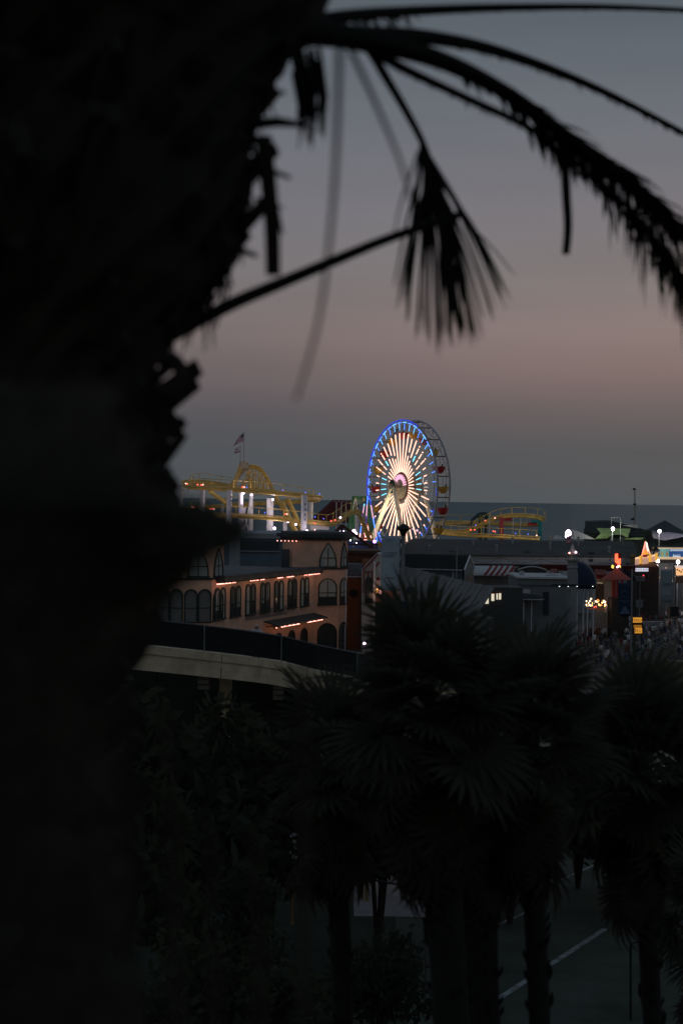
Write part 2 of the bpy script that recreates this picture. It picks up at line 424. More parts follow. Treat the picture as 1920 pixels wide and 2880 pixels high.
# ------------------------------------------------------------------ roller coaster
def build_coaster():
    t = thing('roller_coaster', 'yellow tubular roller coaster on white columns beside the Ferris wheel', 'roller coaster', (*P(760, 1500, 318).xy, ZD))
    Wp = lambda pts: [P(*p) for p in pts]
    def track(pts, nm='track', spine=.36, rail=True, post=4):
        q = spline(Wp(pts), 5)
        o = MB().tube(q, spine, 8).build(nm, yel, t, smooth=True)
        side = []; 
        for i, p in enumerate(q):
            d = q[min(i + 1, len(q) - 1)] - q[max(i - 1, 0)]; s = Vector((-d.y, d.x, 0))
            s = s.normalized() if s.length > 1e-6 else Vector((1, 0, 0)); side.append(s)
        for s in (-.6, .6):
            MB().tube([p + a * s + Vector((0, 0, .5)) for p, a in zip(q, side)], .09, 5).build('running_rail', yel, o)
        b = MB()
        for i in range(0, len(q) - 1):
            for k in (0, .5):
                p = q[i].lerp(q[i + 1], k); a = side[i]
                b.tube([p, p + a * .6 + Vector((0, 0, .5))], .05, 4, False); b.tube([p, p - a * .6 + Vector((0, 0, .5))], .05, 4, False)
        b.build('cross_ties', yel, o, kind='stuff')
        if rail:
            MB().tube([p + a * 1.0 + Vector((0, 0, 1.75)) for p, a in zip(q, side)], .055, 4).build('handrail', yel, o)
            for i in range(0, len(q), post):
                MB().tube([q[i] + side[i] * .2, q[i] + side[i] * 1.0 + Vector((0, 0, .3)), q[i] + side[i] * 1.0 + Vector((0, 0, 1.8))], .06, 4).build('rail_post', yel, o)
        return q
    track([(740, 1384, 334), (690, 1375, 334), (640, 1367, 334), (590, 1360, 333), (548, 1357, 329), (525, 1359, 321), (519, 1365, 312), (535, 1371, 306), (570, 1373, 304),
           (620, 1376, 304), (680, 1380, 304), (740, 1384, 304), (800, 1390, 304), (862, 1398, 306), (893, 1402, 312), (897, 1405, 320), (883, 1410, 330), (840, 1412, 334),
           (740, 1417, 334), (650, 1423, 332), (570, 1430, 330), (530, 1434, 324), (521, 1440, 314), (545, 1447, 306), (600, 1451, 304), (680, 1453, 304), (760, 1458, 304),
           (850, 1467, 304), (900, 1473, 304), (935, 1475, 306), (958, 1464, 308), (980, 1447, 310), (1000, 1442, 312), (1015, 1457, 314), (1028, 1487, 316), (1040, 1522, 318), (1062, 1560, 320)])
    # lift hill and first drop
    hill = [(640, 1378, 320), (662, 1354, 320), (682, 1328, 320), (700, 1317, 320), (716, 1316, 320), (734, 1324, 320), (752, 1348, 320), (770, 1384, 320), (790, 1425, 320), (815, 1470, 320), (845, 1522, 320)]
    q = track(hill, 'lift_hill', .3, False)
    for x, yt in ((702, 1319), (712, 1317), (720, 1318), (727, 1321), (735, 1327), (742, 1337), (750, 1348)):
        MB().tube([P(x, yt, 319.4), P(x, 1382, 319.4)], .13, 5).build('truss_post', yel, t)
    for (a, b_) in (((680, 1380), (712, 1322)), ((692, 1380), (722, 1326)), ((722, 1382), (735, 1330)), ((735, 1382), (748, 1348)), ((748, 1382), (756, 1362)), ((664, 1380), (704, 1330))):
        MB().tube([P(*a, 319.0), P(*b_, 319.0)], .13, 5).build('truss_diagonal', yel, t)
    MB().prism([P(697, 1381, 318.4), P(716, 1381, 318.4), P(716, 1352, 318.4), P(706, 1340, 318.4), P(697, 1350, 318.4)], (0, .3, 0)).build('yellow_panel', yel, t)
    for k in range(6):
        MB().prism([P(712, 1375 - 4 * k, 317.6), P(730, 1376 - 4 * k, 317.6), P(730, 1374.5 - 4 * k, 317.6), P(712, 1373.5 - 4 * k, 317.6)], (0, .3, 0)).build('louvre', mat('pale_yellow', (.65, .5, .15), .5), t)
    MB().prism([P(690, 1385, 317.5), P(775, 1388, 317.5), P(775, 1380, 317.5), P(690, 1377, 317.5)], (0, 4.5, 0)).build('platform', yel, t)
    # stair up to the hill top
    pale = mat('pale_yellow_panel', (0.52, 0.36, 0.12), 0.6, 0.15)
    MB().prism([P(648, 1374, 316), P(661, 1374, 316), P(686, 1303, 316), P(674, 1303, 316)], (0, .25, 0)).build('stair_side', pale, t)
    MB().prism([P(679, 1372, 318), P(685, 1372, 318), P(704, 1318, 318), P(697, 1318, 318)], (0, .25, 0)).build('stair_side', yel, t)
    tread = mat('stair_tread', (.42, .44, .42), .5)
    for k in range(17):
        f = k / 16; x = 661 + 24 * f; y = 1371 - 56 * f
        a, c = P(x, y, 316.3), P(x + 17, y, 316.3)
        MB().box((a.x, 316.3, a.z - .07), (c.x, 317.6, a.z)).build('stair_tread', tread, t)
    MB().prism([P(676, 1315, 315.6), P(700, 1315, 315.6), P(700, 1304, 315.6), P(694, 1298, 315.6), P(674, 1297, 315.6)], (0, 1.6, 0)).build('top_platform', mat('cream_panel', (.42, .36, .24), .6), t)
    # struts
    for a, c, r in (((588, 1380, 310), (634, 1413, 312), .42), ((634, 1413, 312), (655, 1392, 312), .22), ((790, 1412, 318), (838, 1512, 322), .6), ((808, 1402, 320), (862, 1518, 324), .45)):
        MB().tube([P(*a), P(*c)], r, 8).build('strut', yel, t)
    for k in range(18):                                      # maintenance stair beside the drop
        y = 1430 + k * 4.6; x = 772 + k * 2.0
        a, c = P(x, y, 323), P(x + 12, y, 323); MB().box((a.x, 322.6, a.z - .06), (c.x, 323.6, a.z)).build('stair_tread', tread, t)
    # columns
    def column(x, top, D, w_, label=None):
        p = P(x, top, D); r = w_ / 2 * mpp(D)
        return MB().lathe([(r, ZD - p.z), (r, -.15), (r * 1.15, -.1), (r * 1.15, .0)], 14, p).build('column', whi, t, smooth=False)
    for (x, top, D, w_) in ((508, 1363, 316, 15), (570, 1377, 305, 14), (645, 1378, 303, 15), (678, 1386, 310, 14), (707, 1386, 310, 12), (760, 1402, 308, 19), (625, 1418, 331, 10),
                            (802, 1465, 310, 12), (873, 1412, 328, 15), (1004, 1446, 313, 11)):
        column(x, top, D, w_)
    column(856, 1392, 303, 17)
    MB().box((P(515, 1374, 316).x, 315.6, P(515, 1382, 316).z), (P(537, 1374, 316).x, 316.4, P(515, 1374, 316).z)).build('column_bracket', whi, t)
    for (x0, y0, x1, y1) in ((681, 1418, 692, 1470), (703, 1418, 692, 1470), (681, 1475, 690, 1425), (681, 1500, 692, 1470), (703, 1500, 692, 1470)):
        MB().tube([P(x0, y0, 310), P(x1, y1, 310)], .18, 5).build('brace', whi, t)
    lt = mat('dark_lettering', (.03, .03, .035), .6)
    for word, x, y0, D in (('PARK', 859, 1420, 301.9), ('PACIFIC', 650, 1400, 301.9)):
        for k, ch in enumerate(word):
            text(ch, .8, lt, t, Matrix.Translation(P(x, y0 + k * (14 if len(word) == 4 else 10), D)) @ FACE, ext=.02)
    MB().box((P(876, 1478, 306).x, 305.5, P(876, 1489, 306).z), (P(925, 1478, 306).x, 307, P(925, 1478, 306).z)).build('sign_beam', whi, t)
    # lamps on the coaster
    rb, pk, bl = bulb_mesh('marker_lamp', .13, E_red), bulb_mesh('marker_lamp', .12, E_rpk), bulb_mesh('marker_lamp', .09, E_bdot)
    for x, y in ((527, 1361), (566, 1364), (545, 1427), (592, 1431), (598, 1431), (803, 1446), (885, 1472), (931, 1465), (682, 1370), (942, 1463), (556, 1363)):
        winst('marker_lamp', rb, t, P(x, y, 301))
    for x, y in ((523, 1360), (571, 1363), (541, 1426), (602, 1432), (807, 1446), (687, 1370), (885, 1490)):
        winst('marker_lamp', pk, t, P(x, y, 300.5))
    for x, y in ((676, 1436), (745, 1442), (795, 1379), (859, 1385), (898, 1389), (886, 1454), (694, 1371), (910, 1459)):
        winst('marker_lamp', bl, t, P(x, y, 300.5))
    fl = bulb_mesh('flood_lamp', .27, E_viol); fs = bulb_mesh('flood_lamp', .19, E_viol)
    for k, (x, y, D, big) in enumerate(((684, 1386, 306, 1), (772, 1486, 305, 1), (810, 1466, 306, 1), (832, 1475, 306, 0), (863, 1494, 301, 1), (869, 1499, 301, 1), (957, 1456, 306, 0), (707, 1392, 307, 0), (767, 1405, 305.5, 0), (520, 1478, 308, 0), (582, 1500, 301, 0), (655, 1502, 299, 0), (890, 1500, 320, 0))):
        p = P(x, y, D); winst('flood_lamp', fl if big else fs, t, p)
        MB().tube([p + Vector((0, .3, 0)), p + Vector((-.3, 1.2, -.2))], .06, 5).build('lamp_arm', black, t)
        if k in (0, 1, 2, 4, 7, 8, 9, 10, 11, 12): point('flood_light', p + Vector((.15, -.9, .2)), t, 150, (1, .85, 1), .3)
    MB().tube([P(682, 1387, 307.6), P(680, 1393, 307.8), P(680, 1418, 308.0)], .22, 6).build('flood_spill', emit('violet_spill_tube', (1, .75, .95), 1.2), t)  # glowing tube stands in for flood light spilling down the column
    # far side of the circuit, on coloured columns
    far = lambda x, y: (x, y, 345 if True else 0)
    track([(1215, 1478, 356), (1260, 1472, 358), (1330, 1472, 360), (1400, 1474, 360), (1470, 1478, 358), (1512, 1475, 352), (1520, 1464, 346), (1505, 1456, 342), (1470, 1452, 340), (1430, 1452, 340), (1390, 1460, 340),
           (1355, 1477, 340), (1325, 1492, 340), (1295, 1498, 342), (1260, 1497, 344), (1220, 1493, 346)], 'track', .34, True)
    track([(1230, 1500, 338), (1300, 1506, 336), (1380, 1510, 334), (1450, 1513, 334), (1515, 1517, 336)], 'track', .28, True)
    cols = [(1410, 1456, 'coral_column', (.42, .05, .07), 13, 339), (1518, 1458, 'teal_column', (.02, .27, .28), 11, 345), (1350, 1447, 'olive_column', (.08, .11, .06), 12, 341), (1366, 1447, 'olive_column', (.08, .11, .06), 8, 342),
            (1376, 1452, 'pale_column', (.4, .42, .38), 4, 338), (1442, 1455, 'pale_column', (.4, .42, .38), 3, 338), (1463, 1455, 'pale_column', (.4, .42, .38), 3, 338)]
    for x, top, nm, c, w_, D in cols:
        p = P(x, top, D); r = w_ / 2 * mpp(D); MB().lathe([(r, ZD - p.z), (r, 0)], 10, p).build('column', mat(nm, c, .5, .15), t)
    for x0, x1, y0, y1, m in ((1414, 1438, 1456, 1466, MATS['coral_column']), (1484, 1508, 1469, 1478, mat('red_beam', (.4, .03, .04), .5)), (1494, 1514, 1462, 1472, MATS['teal_column'])):
        a, c = P(x0, y0, 341), P(x1, y1, 341); MB().box((a.x, 340.5, c.z), (c.x, 341.5, a.z)).build('cantilever_beam', m, t)
    q = spline(Wp([(1317, 1482, 341), (1328, 1462, 341), (1345, 1447, 341), (1358, 1444, 341), (1371, 1446, 341)]), 5)
    MB().tube(q, .32, 6).build('dark_arch', mat('dark_blue_arch', (.02, .06, .08), .5), t)
    for k in range(5):
        MB().tube([P(1340 + 7 * k, 1449 - (k > 0) * 2, 341), P(1345 + 7 * k, 1458, 341)], .08, 4).build('arch_brace', MATS['dark_blue_arch'], t)
    for x, y, m in ((1323, 1490, rb), (1334, 1490, rb), (1386, 1494, rb), (1391, 1495, rb), (1364, 1464, pk), (1391, 1457, pk), (1364, 1464, rb), (1508, 1506, pk)):
        winst('marker_lamp', m, t, P(x, y, 334))
    for x, y in ((1337, 1477), (1449, 1500), (1484, 1502)): winst('marker_lamp', bl, t, P(x, y, 334))
    point('flood_light', P(1516, 1508, 340), t, 14, (.8, 1, 1), .3)
    point('flood_light', P(1430, 1490, 330), t, 120, (1, .8, .5), .5)
    return t
build_coaster()

# flags on the hill top
def flag(name, label, px_pole, y_top, y_base, D, quad, kind):
    base = P(px_pole, y_base, D)
    t = thing(name, label, 'flag', base, group=None)
    MB().tube([base, P(px_pole + 1, y_top, D)], [.07, .045], 6).build('flag_pole', steel, t)
    a, b_, c, d = [P(x, y, D) for x, y in quad]              # hoist top, hoist bottom, fly bottom, fly top
    def cell(u0, u1, v0, v1, m, nm, off=0):
        vs = []; n = max(2, int((u1 - u0) * 10)); fs = []
        for i in range(n + 1):
            u = u0 + (u1 - u0) * i / n
            for v in (v0, v1):
                p = a.lerp(d, u).lerp(b_.lerp(c, u), v); p = p + Vector((0, .25 * math.sin(u * 7 + v) * u + off, 0)); vs.append(p)
        for i in range(n): fs.append((2 * i, 2 * i + 1, 2 * i + 3, 2 * i + 2))
        return MB().add(vs, fs).build(nm, m, t)
    red = mat('flag_red', (.30, .03, .05), .9, .15); wht = mat('flag_white', (.55, .55, .55), .9, .1); blu = mat('flag_blue', (.03, .03, .10), .9)
    if kind == 'stripes':
        for k in range(13): cell(.4 if k < 7 else 0, 1, k / 13, (k + 1) / 13, red if k % 2 == 0 else wht, 'stripe')
        cell(0, .4, 0, 7 / 13, blu, 'canton')
        for i in range(5):
            for j in range(4): cell(.04 + .075 * i, .065 + .075 * i, .05 + .12 * j, .09 + .12 * j, wht, 'star', -.03)
    else:
        cell(0, 1, 0, .78, wht, 'field'); cell(0, 1, .78, 1, red, 'red_stripe')
        cell(.35, .68, .28, .55, mat('flag_bear', (.12, .09, .06), .9), 'bear_emblem', -.03); cell(.08, .18, .08, .25, red, 'star', -.03)
flag('flag', 'striped flag with dark canton flying from the taller pole on the yellow hill', 686, 1212, 1302, 315.2, [(685, 1217), (685, 1240), (656, 1254), (672, 1228)], 'stripes')
flag('flag', 'white flag with a red lower stripe on the shorter pole above the yellow stair', 676, 1252, 1302, 315.2, [(675, 1254), (675, 1271), (659, 1276), (660, 1262)], 'bear')
# ------------------------------------------------------------------ carousel building
def arch_outline(w_, h, kind='round', n=10):
    """outline in (x, z), bottom centre at the origin, counter-clockwise"""
    r = w_ / 2; pts = [(-r, 0), (r, 0)]
    if kind == 'round':
        for i in range(n + 1):
            a = PI * i / n; pts.append((r * math.cos(a), h - r + r * math.sin(a)))
    else:                                                    # pointed ogee
        rise = w_ * 1.05
        for i in range(n // 2 + 1):
            f = i / (n // 2); pts.append((r * (1 - f ** 1.7), h - rise + rise * f))
        for i in range(1, n // 2 + 1):
            f = 1 - i / (n // 2); pts.append((-r * (1 - f ** 1.7), h - rise + rise * f))
    out = []
    for p in pts:
        if not out or (abs(p[0] - out[-1][0]) + abs(p[1] - out[-1][1])) > 1e-5: out.append(p)
    if abs(out[0][0] - out[-1][0]) + abs(out[0][1] - out[-1][1]) < 1e-5: out.pop()
    return out
def scaled(o, k, h): return [(x * k, (z - h / 2) * (1 + (k - 1) * .5) + h / 2) for x, z in o]

def build_carousel():
    A = P(595, 1700, 171); Bp = P(890, 1700, 200); d = Bp - A; d.z = 0; LEN = d.length; phi = math.atan2(d.y, d.x)
    Z0 = ZD; H = 15.75 - Z0
    org = Vector((A.x, A.y, Z0))
    t = thing('carousel_building', 'peach stucco carousel hall with arched windows and octagonal corner towers', 'building', org, phi)
    Ux = Vector((math.cos(phi), math.sin(phi), 0)); Nn = Vector((math.sin(phi), -math.cos(phi), 0))
    peach = mat('peach_stucco', (0.80, 0.49, 0.33), 0.9, 0.16, 0.6, bump=0.12)
    roofm = mat('grey_roofing', (0.12, 0.13, 0.13), 0.8, 0.25, 0.5)
    eavem = mat('dark_eave', (0.05, 0.06, 0.06), 0.7, 0.25, 1.0)
    def uh(px, py):                                          # photo pixel on the facade plane -> (u, height)
        p = PPL(px, py, org, Nn) - org; return p.dot(Ux), p.z
    def lb(b, nm, m, par_=None, **k): return b.build(nm, m, par_ or t, True, **k)
    # main block
    body = lb(MB().box((0.0, 0.0, 0), (LEN, 19, H)), 'wall', peach)
    lb(MB().box((-.4, 0.3, H), (LEN + .4, 19.3, H + .12)), 'roof', roofm)
    ev = lb(MB().box((1.0, -1.0, H - .25), (LEN - .6, .45, H + .3)), 'eave', eavem)
    for k in range(32): lb(MB().box((1.2 + k * .93, -.95, H - .42), (1.34 + k * .93, -.02, H - .255)), 'eave_bracket', eavem)
    def window(u, y, z, ww, hh, kind, rz, frame_m=green, pane_m=blind, bars=(1, 1), dark_low=0.0, parent=None):
        w_ = bpy.data.objects.new('window', None); COL.objects.link(w_); w_.parent = parent or t
        w_.location = (u, y, z); w_.rotation_euler = (0, 0, rz)
        o = arch_outline(ww, hh, kind); oo = scaled(o, 1 + .22 / ww, hh)
        b = MB().ring([(x, -.16, z_) for x, z_ in oo], [(x, -.16, z_) for x, z_ in o], (0, .16, 0)); b.build('window_frame', frame_m, w_, True)
        MB().prism([(x, -.05, z_) for x, z_ in o], (0, .045, 0)).build('pane', pane_m, w_, True)
        for k in range(bars[0]):
            x = -ww / 2 + ww * (k + 1) / (bars[0] + 1); hz = hh - (ww / 2 if kind == 'round' else ww * .7) + (.35 * ww if abs(x) < .1 else .1)
            MB().box((x - .04, -.11, 0), (x + .04, -.052, hz + .1)).build('mullion', frame_m, w_, True)
        for k in range(bars[1]):
            z_ = (hh - ww * .5) * (k + 1) / (bars[1] + 1) + .1
            MB().box((-ww / 2, -.115, z_ - .04), (ww / 2, -.055, z_ + .04)).build('glazing_bar', frame_m, w_, True)
        if dark_low: MB().box((-ww / 2, -.075, 0), (ww / 2, -.051, hh * dark_low)).build('pane', glassy, w_, True)
        MB().box((-ww / 2 - .2, -.24, -.14), (ww / 2 + .2, .0, -.002)).build('sill', frame_m, w_, True)
        return w_
    # seven paired windows
    dim = mat('dim_blind', (.16, .17, .155), .8, .25, 1.5)
    for k, px in enumerate((617.5, 661, 703, 744, 782.5, 820, 854.5)):
        u, _ = uh(px, 1690); _, zb = uh(px, 1739 - (px - 617) * .152); _, zt = uh(px, 1657 - (px - 617) * .125)
        for s in (-1, 1):
            window(u + s * .72, -.0, zb, 1.02, zt - zb, 'round', 0, pane_m=blind if (s + k) % 3 else dim, bars=(1, 1) if k % 2 else (0, 1), dark_low=(.42, .0, .3, .46)[(k + s) % 4] if k else (0, .0)[0])
    # pale painted band with worn lettering strokes under the windows
    u0, z0 = uh(690, 1742); u1, z1 = uh(808, 1722)
    lb(MB().box((u0, -.03, z0 - .15), (u1, -.002, z0 + .85)), 'painted_band', mat('worn_sign_band', (.36, .25, .20), .9, .3, 2.0))
    for k in range(15):
        uu_ = u0 + .6 + (u1 - u0 - 1.2) * k / 15
        lb(MB().box((uu_, -.045, z0 + .08), (uu_ + .45 + .2 * (k % 3), -.031, z0 + .16 + .4 * ((k * 5) % 4) / 3)), 'faded_stroke', mat('faded_stroke', (.44, .30, .23), .9))
    # string bulbs under the eave
    bm = bulb_mesh('bulb', .062, E_bulb)
    def bulbs(px0, px1, y0, y1, n, out):
        for k in range(n):
            f = k / max(1, n - 1); u, z = uh(px0 + (px1 - px0) * f, y0 + (y1 - y0) * f)
            inst('bulb', bm, t, (u, -out, z))
    def bulbs_at(px0, px1, n, z, out):
        ua, _ = uh(px0, 1640); ub, _ = uh(px1, 1640)
        for k in range(n): inst('bulb', bm, t, (ua + (ub - ua) * k / max(1, n - 1), -out, z))
    for a in ((597, 636, 12), (642, 648, 2), (692, 702, 3), (708, 712, 2), (721, 729, 3), (768, 781, 5), (795, 812, 6), (844, 849, 2), (855, 863, 4), (862, 886, 8)):
        bulbs_at(*a, H - .48, .55)
    def wall_light(u, y, z, p):                              # mostly light the bulb strings give
        l = bpy.data.lights.new('facade_light', 'POINT'); l.energy = p; l.color = (1, .62, .40); l.shadow_soft_size = .3
        o = bpy.data.objects.new('facade_light', l); COL.objects.link(o); o.location = (u, y, z); o.parent = t
    for k in range(9): wall_light(1.8 + k * 3.3, -1.5, H - .75, 9)
    # lower awning with bulbs
    ua, za = uh(742, 1786); ub, zb = uh(884, 1738); za = 4.55
    lb(MB().prism([(ua, 0, za + .45), (ub, 0, za + .45), (ub, -1.7, za), (ua, -1.7, za)], (0, 0, .14)), 'awning', eavem)
    for k in range(12):
        f = (k + .5) / 12; lb(MB().box((ua + (ub - ua) * f - .05, -1.55, za - .1), (ua + (ub - ua) * f + .05, -.05, za - .02)), 'awning_bracket', eavem)
    for a in ((747, 749, 1), (762, 770, 5), (772, 776, 2), (780, 812, 14), (836, 852, 8), (853, 862, 4), (866, 877, 5)):
        ua_, _ = uh(a[0], 1640); ub_, _ = uh(a[1], 1640)
        for k in range(a[2]): inst('bulb', bm, t, (ua_ + (ub_ - ua_) * k / max(1, a[2] - 1), -1.35, za - .12))
    for k in range(5): wall_light(ua + 1 + (ub - ua - 2) * k / 4, -1.9, za - .3, 7)
    wall_light(LEN + 2.0, -6.5, 6.5, 14); wall_light(-5.0, -4.0, 5.5, 14)  # two more lights stand off in front of the towers, away from the bulbs
    for px in (782, 818, 853):
        u, _ = uh(px, 1800); window(u, 0, .4, 1.9, 3.1, 'round', 0, pane_m=glassy, bars=(1, 1))
    for px in (700, 740): 
        u, _ = uh(px, 1800); window(u, 0, .4, 1.9, 3.1, 'round', 0, pane_m=glassy, bars=(1, 1))
    # octagonal towers
    S = 3.0; AP = S / 2 * (1 + math.sqrt(2)); RO = S / 2 / math.sin(PI / 8)
    def octo(cx, cy, r): return [(cx + r * math.cos(PI / 8 + i * PI / 4), cy + r * math.sin(PI / 8 + i * PI / 4)) for i in range(8)]
    def tower(cx, cy, top, faces, wide):
        lb(MB().prism([(x, y, 0) for x, y in octo(cx, cy, RO)], (0, 0, top)), 'tower_wall', peach)
        lb(MB().prism([(x, y, top) for x, y in octo(cx, cy, RO + .75)], (0, 0, .42)), 'tower_roof', eavem)
        lb(MB().prism([(x, y, top + .425) for x, y in octo(cx, cy, RO + .25)], (0, 0, .25)), 'tower_parapet', roofm)
        lb(MB().ring([(x, y, top - .35) for x, y in octo(cx, cy, RO + .3)], [(x, y, top - .35) for x, y in octo(cx, cy, RO - .05)], (0, 0, .34)), 'cornice', eavem)
        lb(MB().ring([(x, y, H - .05) for x, y in octo(cx, cy, RO + .14)], [(x, y, H - .05) for x, y in octo(cx, cy, RO - .05)], (0, 0, .22)), 'string_course', eavem)
        for ang, twin, lows in faces:                        # ang: local direction of the face normal
            nx_, ny_ = math.cos(ang), math.sin(ang); rz = ang + PI / 2
            fx, fy = cx + nx_ * (AP + .003), cy + ny_ * (AP + .003)
            window(fx, fy, H + .35, 2.0, 2.75, 'pointed', rz, bars=(1, 1))
            if twin:
                for s in (-1, 1):
                    window(fx - math.sin(ang) * s * .74, fy + math.cos(ang) * s * .74, 6.0, 1.2, 3.15, 'round', rz, pane_m=dim, bars=(0, 1), dark_low=0)
            else: window(fx, fy, 6.1, 2.2, 3.0, 'round', rz, bars=(1, 2), dark_low=.3)
            if lows: window(fx, fy, .5, 2.3, 3.3, 'round', rz, pane_m=glassy, bars=(1, 1))
    tower(LEN - .3 + AP, 1.5, 14.0, ((-PI * .75, False, True), (-PI / 2, False, True)), True)
    tower(1.5, AP + .002, 14.0, ((-PI * .75, True, True), (-PI, True, True), (-PI / 2, False, False)), True)
    # bulbs by the tower roof's far edge and a door in the blind tower wall
    for k in range(6): inst('bulb', bm, t, (LEN - 1.25 - .0, -.2 + .48 * k + 2.4, 13.55))
    lb(MB().box((LEN - .42, 3.4, H), (LEN - .31, 4.4, H + 2.3)), 'roof_door', glassy)
    # drainpipe and roof plant
    lb(MB().tube([(LEN + 4.1, -2.2, 0), (LEN + 4.1, -2.2, 10)], .09, 6), 'drainpipe', whi)
    for (x, y, s) in ((6, 5, .9), (11, 8, .6), (16, 6, .5), (20, 9, .8)):
        lb(MB().box((x, y, H + .12), (x + s * 1.6, y + s, H + .12 + s)).box((x + s * .6, y + s * .3, H + .12 + s), (x + s * .8, y + s * .5, H + .7 + s)), 'roof_unit', roofm)
    for (x, y, h) in ((3.9, 3, 2.6), (5.0, 6, 1.7)):
        lb(MB().tube([(x, y, H), (x, y, H + h)], .05, 5).box((x - .2, y - .1, H + h - .3), (x + .2, y + .1, H + h)), 'vent_pipe', steel)
    return t
build_carousel()

# ------------------------------------------------------------------ footbridge and ramp to the pier
def build_bridge():
    path = [(150, 84.5, 16.9), (375, 87, 16.4), (580, 88.5, 15.93), (797, 90.5, 15.28), (1010, 93, 14.2), (1250, 118, 11.8), (1450, 148, 9.2), (1600, 182, ZD + .1), (1640, 200, ZD)]
    pts = [Vector(((px - 960) / FPX * Y, Y, z)) for px, Y, z in path]
    t = thing('bridge', 'sloping concrete bridge with a dark screened fence in front of the carousel hall', 'bridge', (pts[2].x, pts[2].y, ZG))
    q = spline(pts, 4)
    back = Vector((0.12, 1, 0)) * 5.5
    vs = []; fs = []
    for p in q: vs += [p + Vector((0, 0, -.1)), p + back + Vector((0, 0, -.1)), p + back + Vector((0, 0, -.7)), p + Vector((0, 0, -.7))]
    for i in range(len(q) - 1):
        for j in range(4): fs.append((i * 4 + j, (i + 1) * 4 + j, (i + 1) * 4 + (j + 1) % 4, i * 4 + (j + 1) % 4))
    MB().add(vs, fs).build('deck', conc, t)
    edge = MB()
    # edge beams: one per span, with open joints, upper lip proud of the lower face
    J = [0, 4, 8, 9.1, 12, 16, 20, 24, 28]
    def q_at(f):
        i = min(int(f), len(q) - 2); return q[i].lerp(q[i + 1], f - i)
    joints = [0.0, 4.0, 8.9, 13.5, 17.5, 22, 26, 30]
    for a, c in zip(joints[:-1], joints[1:]):
        n = 5; lo = []; hi = []
        for k in range(n + 1):
            p = q_at(a + (c - a) * k / n); d_ = (q_at(min(a + (c - a) * k / n + .1, len(q) - 1.01)) - q_at(max(a + (c - a) * k / n - .1, 0))).normalized(); hi.append((p, d_))
        def strip(z0, z1, proud):
            vs = []; fs = []
            for k, (p, d_) in enumerate(hi):
                g = d_ * (.025 if k == 0 else -.025 if k == n else 0); o = Vector((d_.y, -d_.x, 0))
                for (dz, dy) in ((z1, proud), (z0, proud), (z0, -.35), (z1, -.35)): vs.append(p + g + o * dy + Vector((0, 0, dz)))
            for k in range(n):
                for j in range(4): fs.append((k * 4 + j, k * 4 + (j + 1) % 4, (k + 1) * 4 + (j + 1) % 4, (k + 1) * 4 + j))
            fs += [(3, 2, 1, 0), tuple(n * 4 + j for j in range(4))]
            return MB().add(vs, fs)
        strip(-.42, .0, .12).build('edge_lip', conc, t)
        strip(-1.30, -.42, .02).build('edge_beam', conc, t)
    # fence
    scr = mat('dark_fence_screen', (.012, .018, .017), .8, .3, 3.0)
    f = 0.0; k = 0
    while f < len(q) - 2.1:
        p0, p1 = q_at(f), q_at(f + 2)
        b = MB().prism([p0 + Vector((0, 0, .06)), p1 + Vector((0, 0, .06)), p1 + Vector((0, 0, 1.32)), p0 + Vector((0, 0, 1.32))], (0, .04, 0)); b.build('fence_panel', scr, t)
        if k % 2 == 0: MB().tube([p0 + Vector((0, -.05, .0)), p0 + Vector((0, -.05, 1.4))], .035, 6).build('fence_post', mat('galvanised_post', (.20, .24, .23), .5, .2), t)
        MB().tube([p0 + Vector((0, 0, 1.36)), p1 + Vector((0, 0, 1.36))], .05, 6).build('top_rail', mat('dull_rail', (.09, .10, .10), .5), t)
        f += 2; k += 1
    # far parapet
    for i in range(0, len(q) - 2, 2):
        p0, p1 = q[i] + back, q[i + 2] + back
        MB().prism([p0, p1, p1 + Vector((0, 0, .15)), p0 + Vector((0, 0, .15))], (0, .2, 0)).build('far_kerb', conc, t)
    for k in range(9):                                       # added dark panels in bays behind the piers, in place of under-deck shade
        x0 = (100 - 960) / FPX * 96 + k * 2.35
        MB().box((x0, 96.5, ZG), (x0 + 2.31, 97.2, 15.4 - .16 * k)).build('shade_panel', mat('shade_panel', (.03, .033, .028), .95, .4, .8, bump=.3), t)
    # piers under the deck
    for px, Y, z in ((640, 94, 14.6), (180, 88, 15.6), (1010, 97, 13.4), (1400, 146, 8.6)):
        x = (px - 960) / FPX * Y
        MB().box((x - .32, Y, ZG), (x + .32, Y + 1.0, z)).build('pier_column', conc, t)
    for px, Y, z in ((578, 88.8, 14.8), (790, 90.6, 14.1)):
        x = (px - 960) / FPX * Y
        for k in range(3):
            MB().box((x - .28, Y - .1 + .12 * k, z - .3 - .3 * k), (x + .28, Y + 1.6, z - .06 - .3 * k)).build('corbel', mat('corbel_dark', (.16, .14, .10), .9), t)
    return q
BQ = build_bridge()
# ------------------------------------------------------------------ helpers for buildings on the pier
def blockpts(px0, px1, pyt, D, pyb=None):
    a, c = P(px0, pyt, D), P(px1, pyt, D); zb = P((px0 + px1) / 2, pyb, D).z if pyb else ZD
    return a.x, c.x, (a.z + c.z) / 2, zb
def blk(t, nm, m, px0, px1, pyt, D, depth=4, pyb=None):
    x0, x1, zt, zb = blockpts(px0, px1, pyt, D, pyb); return MB().box((x0, D, zb), (x1, D + depth, zt)).build(nm, m, t)
def flat(t, nm, m, pts, D, th=.12): return MB().prism([P(x, y, D) for x, y in pts], (0, th, 0)).build(nm, m, t)

grey_w = mat('pale_grey_wall', (.42, .45, .46), .85, .12, .5)
white_w = mat('white_wall', (.55, .56, .53), .85, .15, .5)
dkroof = mat('dark_roof', (.08, .084, .076), .85, .3, .4)
blackroof = mat('black_roof', (.02, .021, .02), .9, .3, .5)

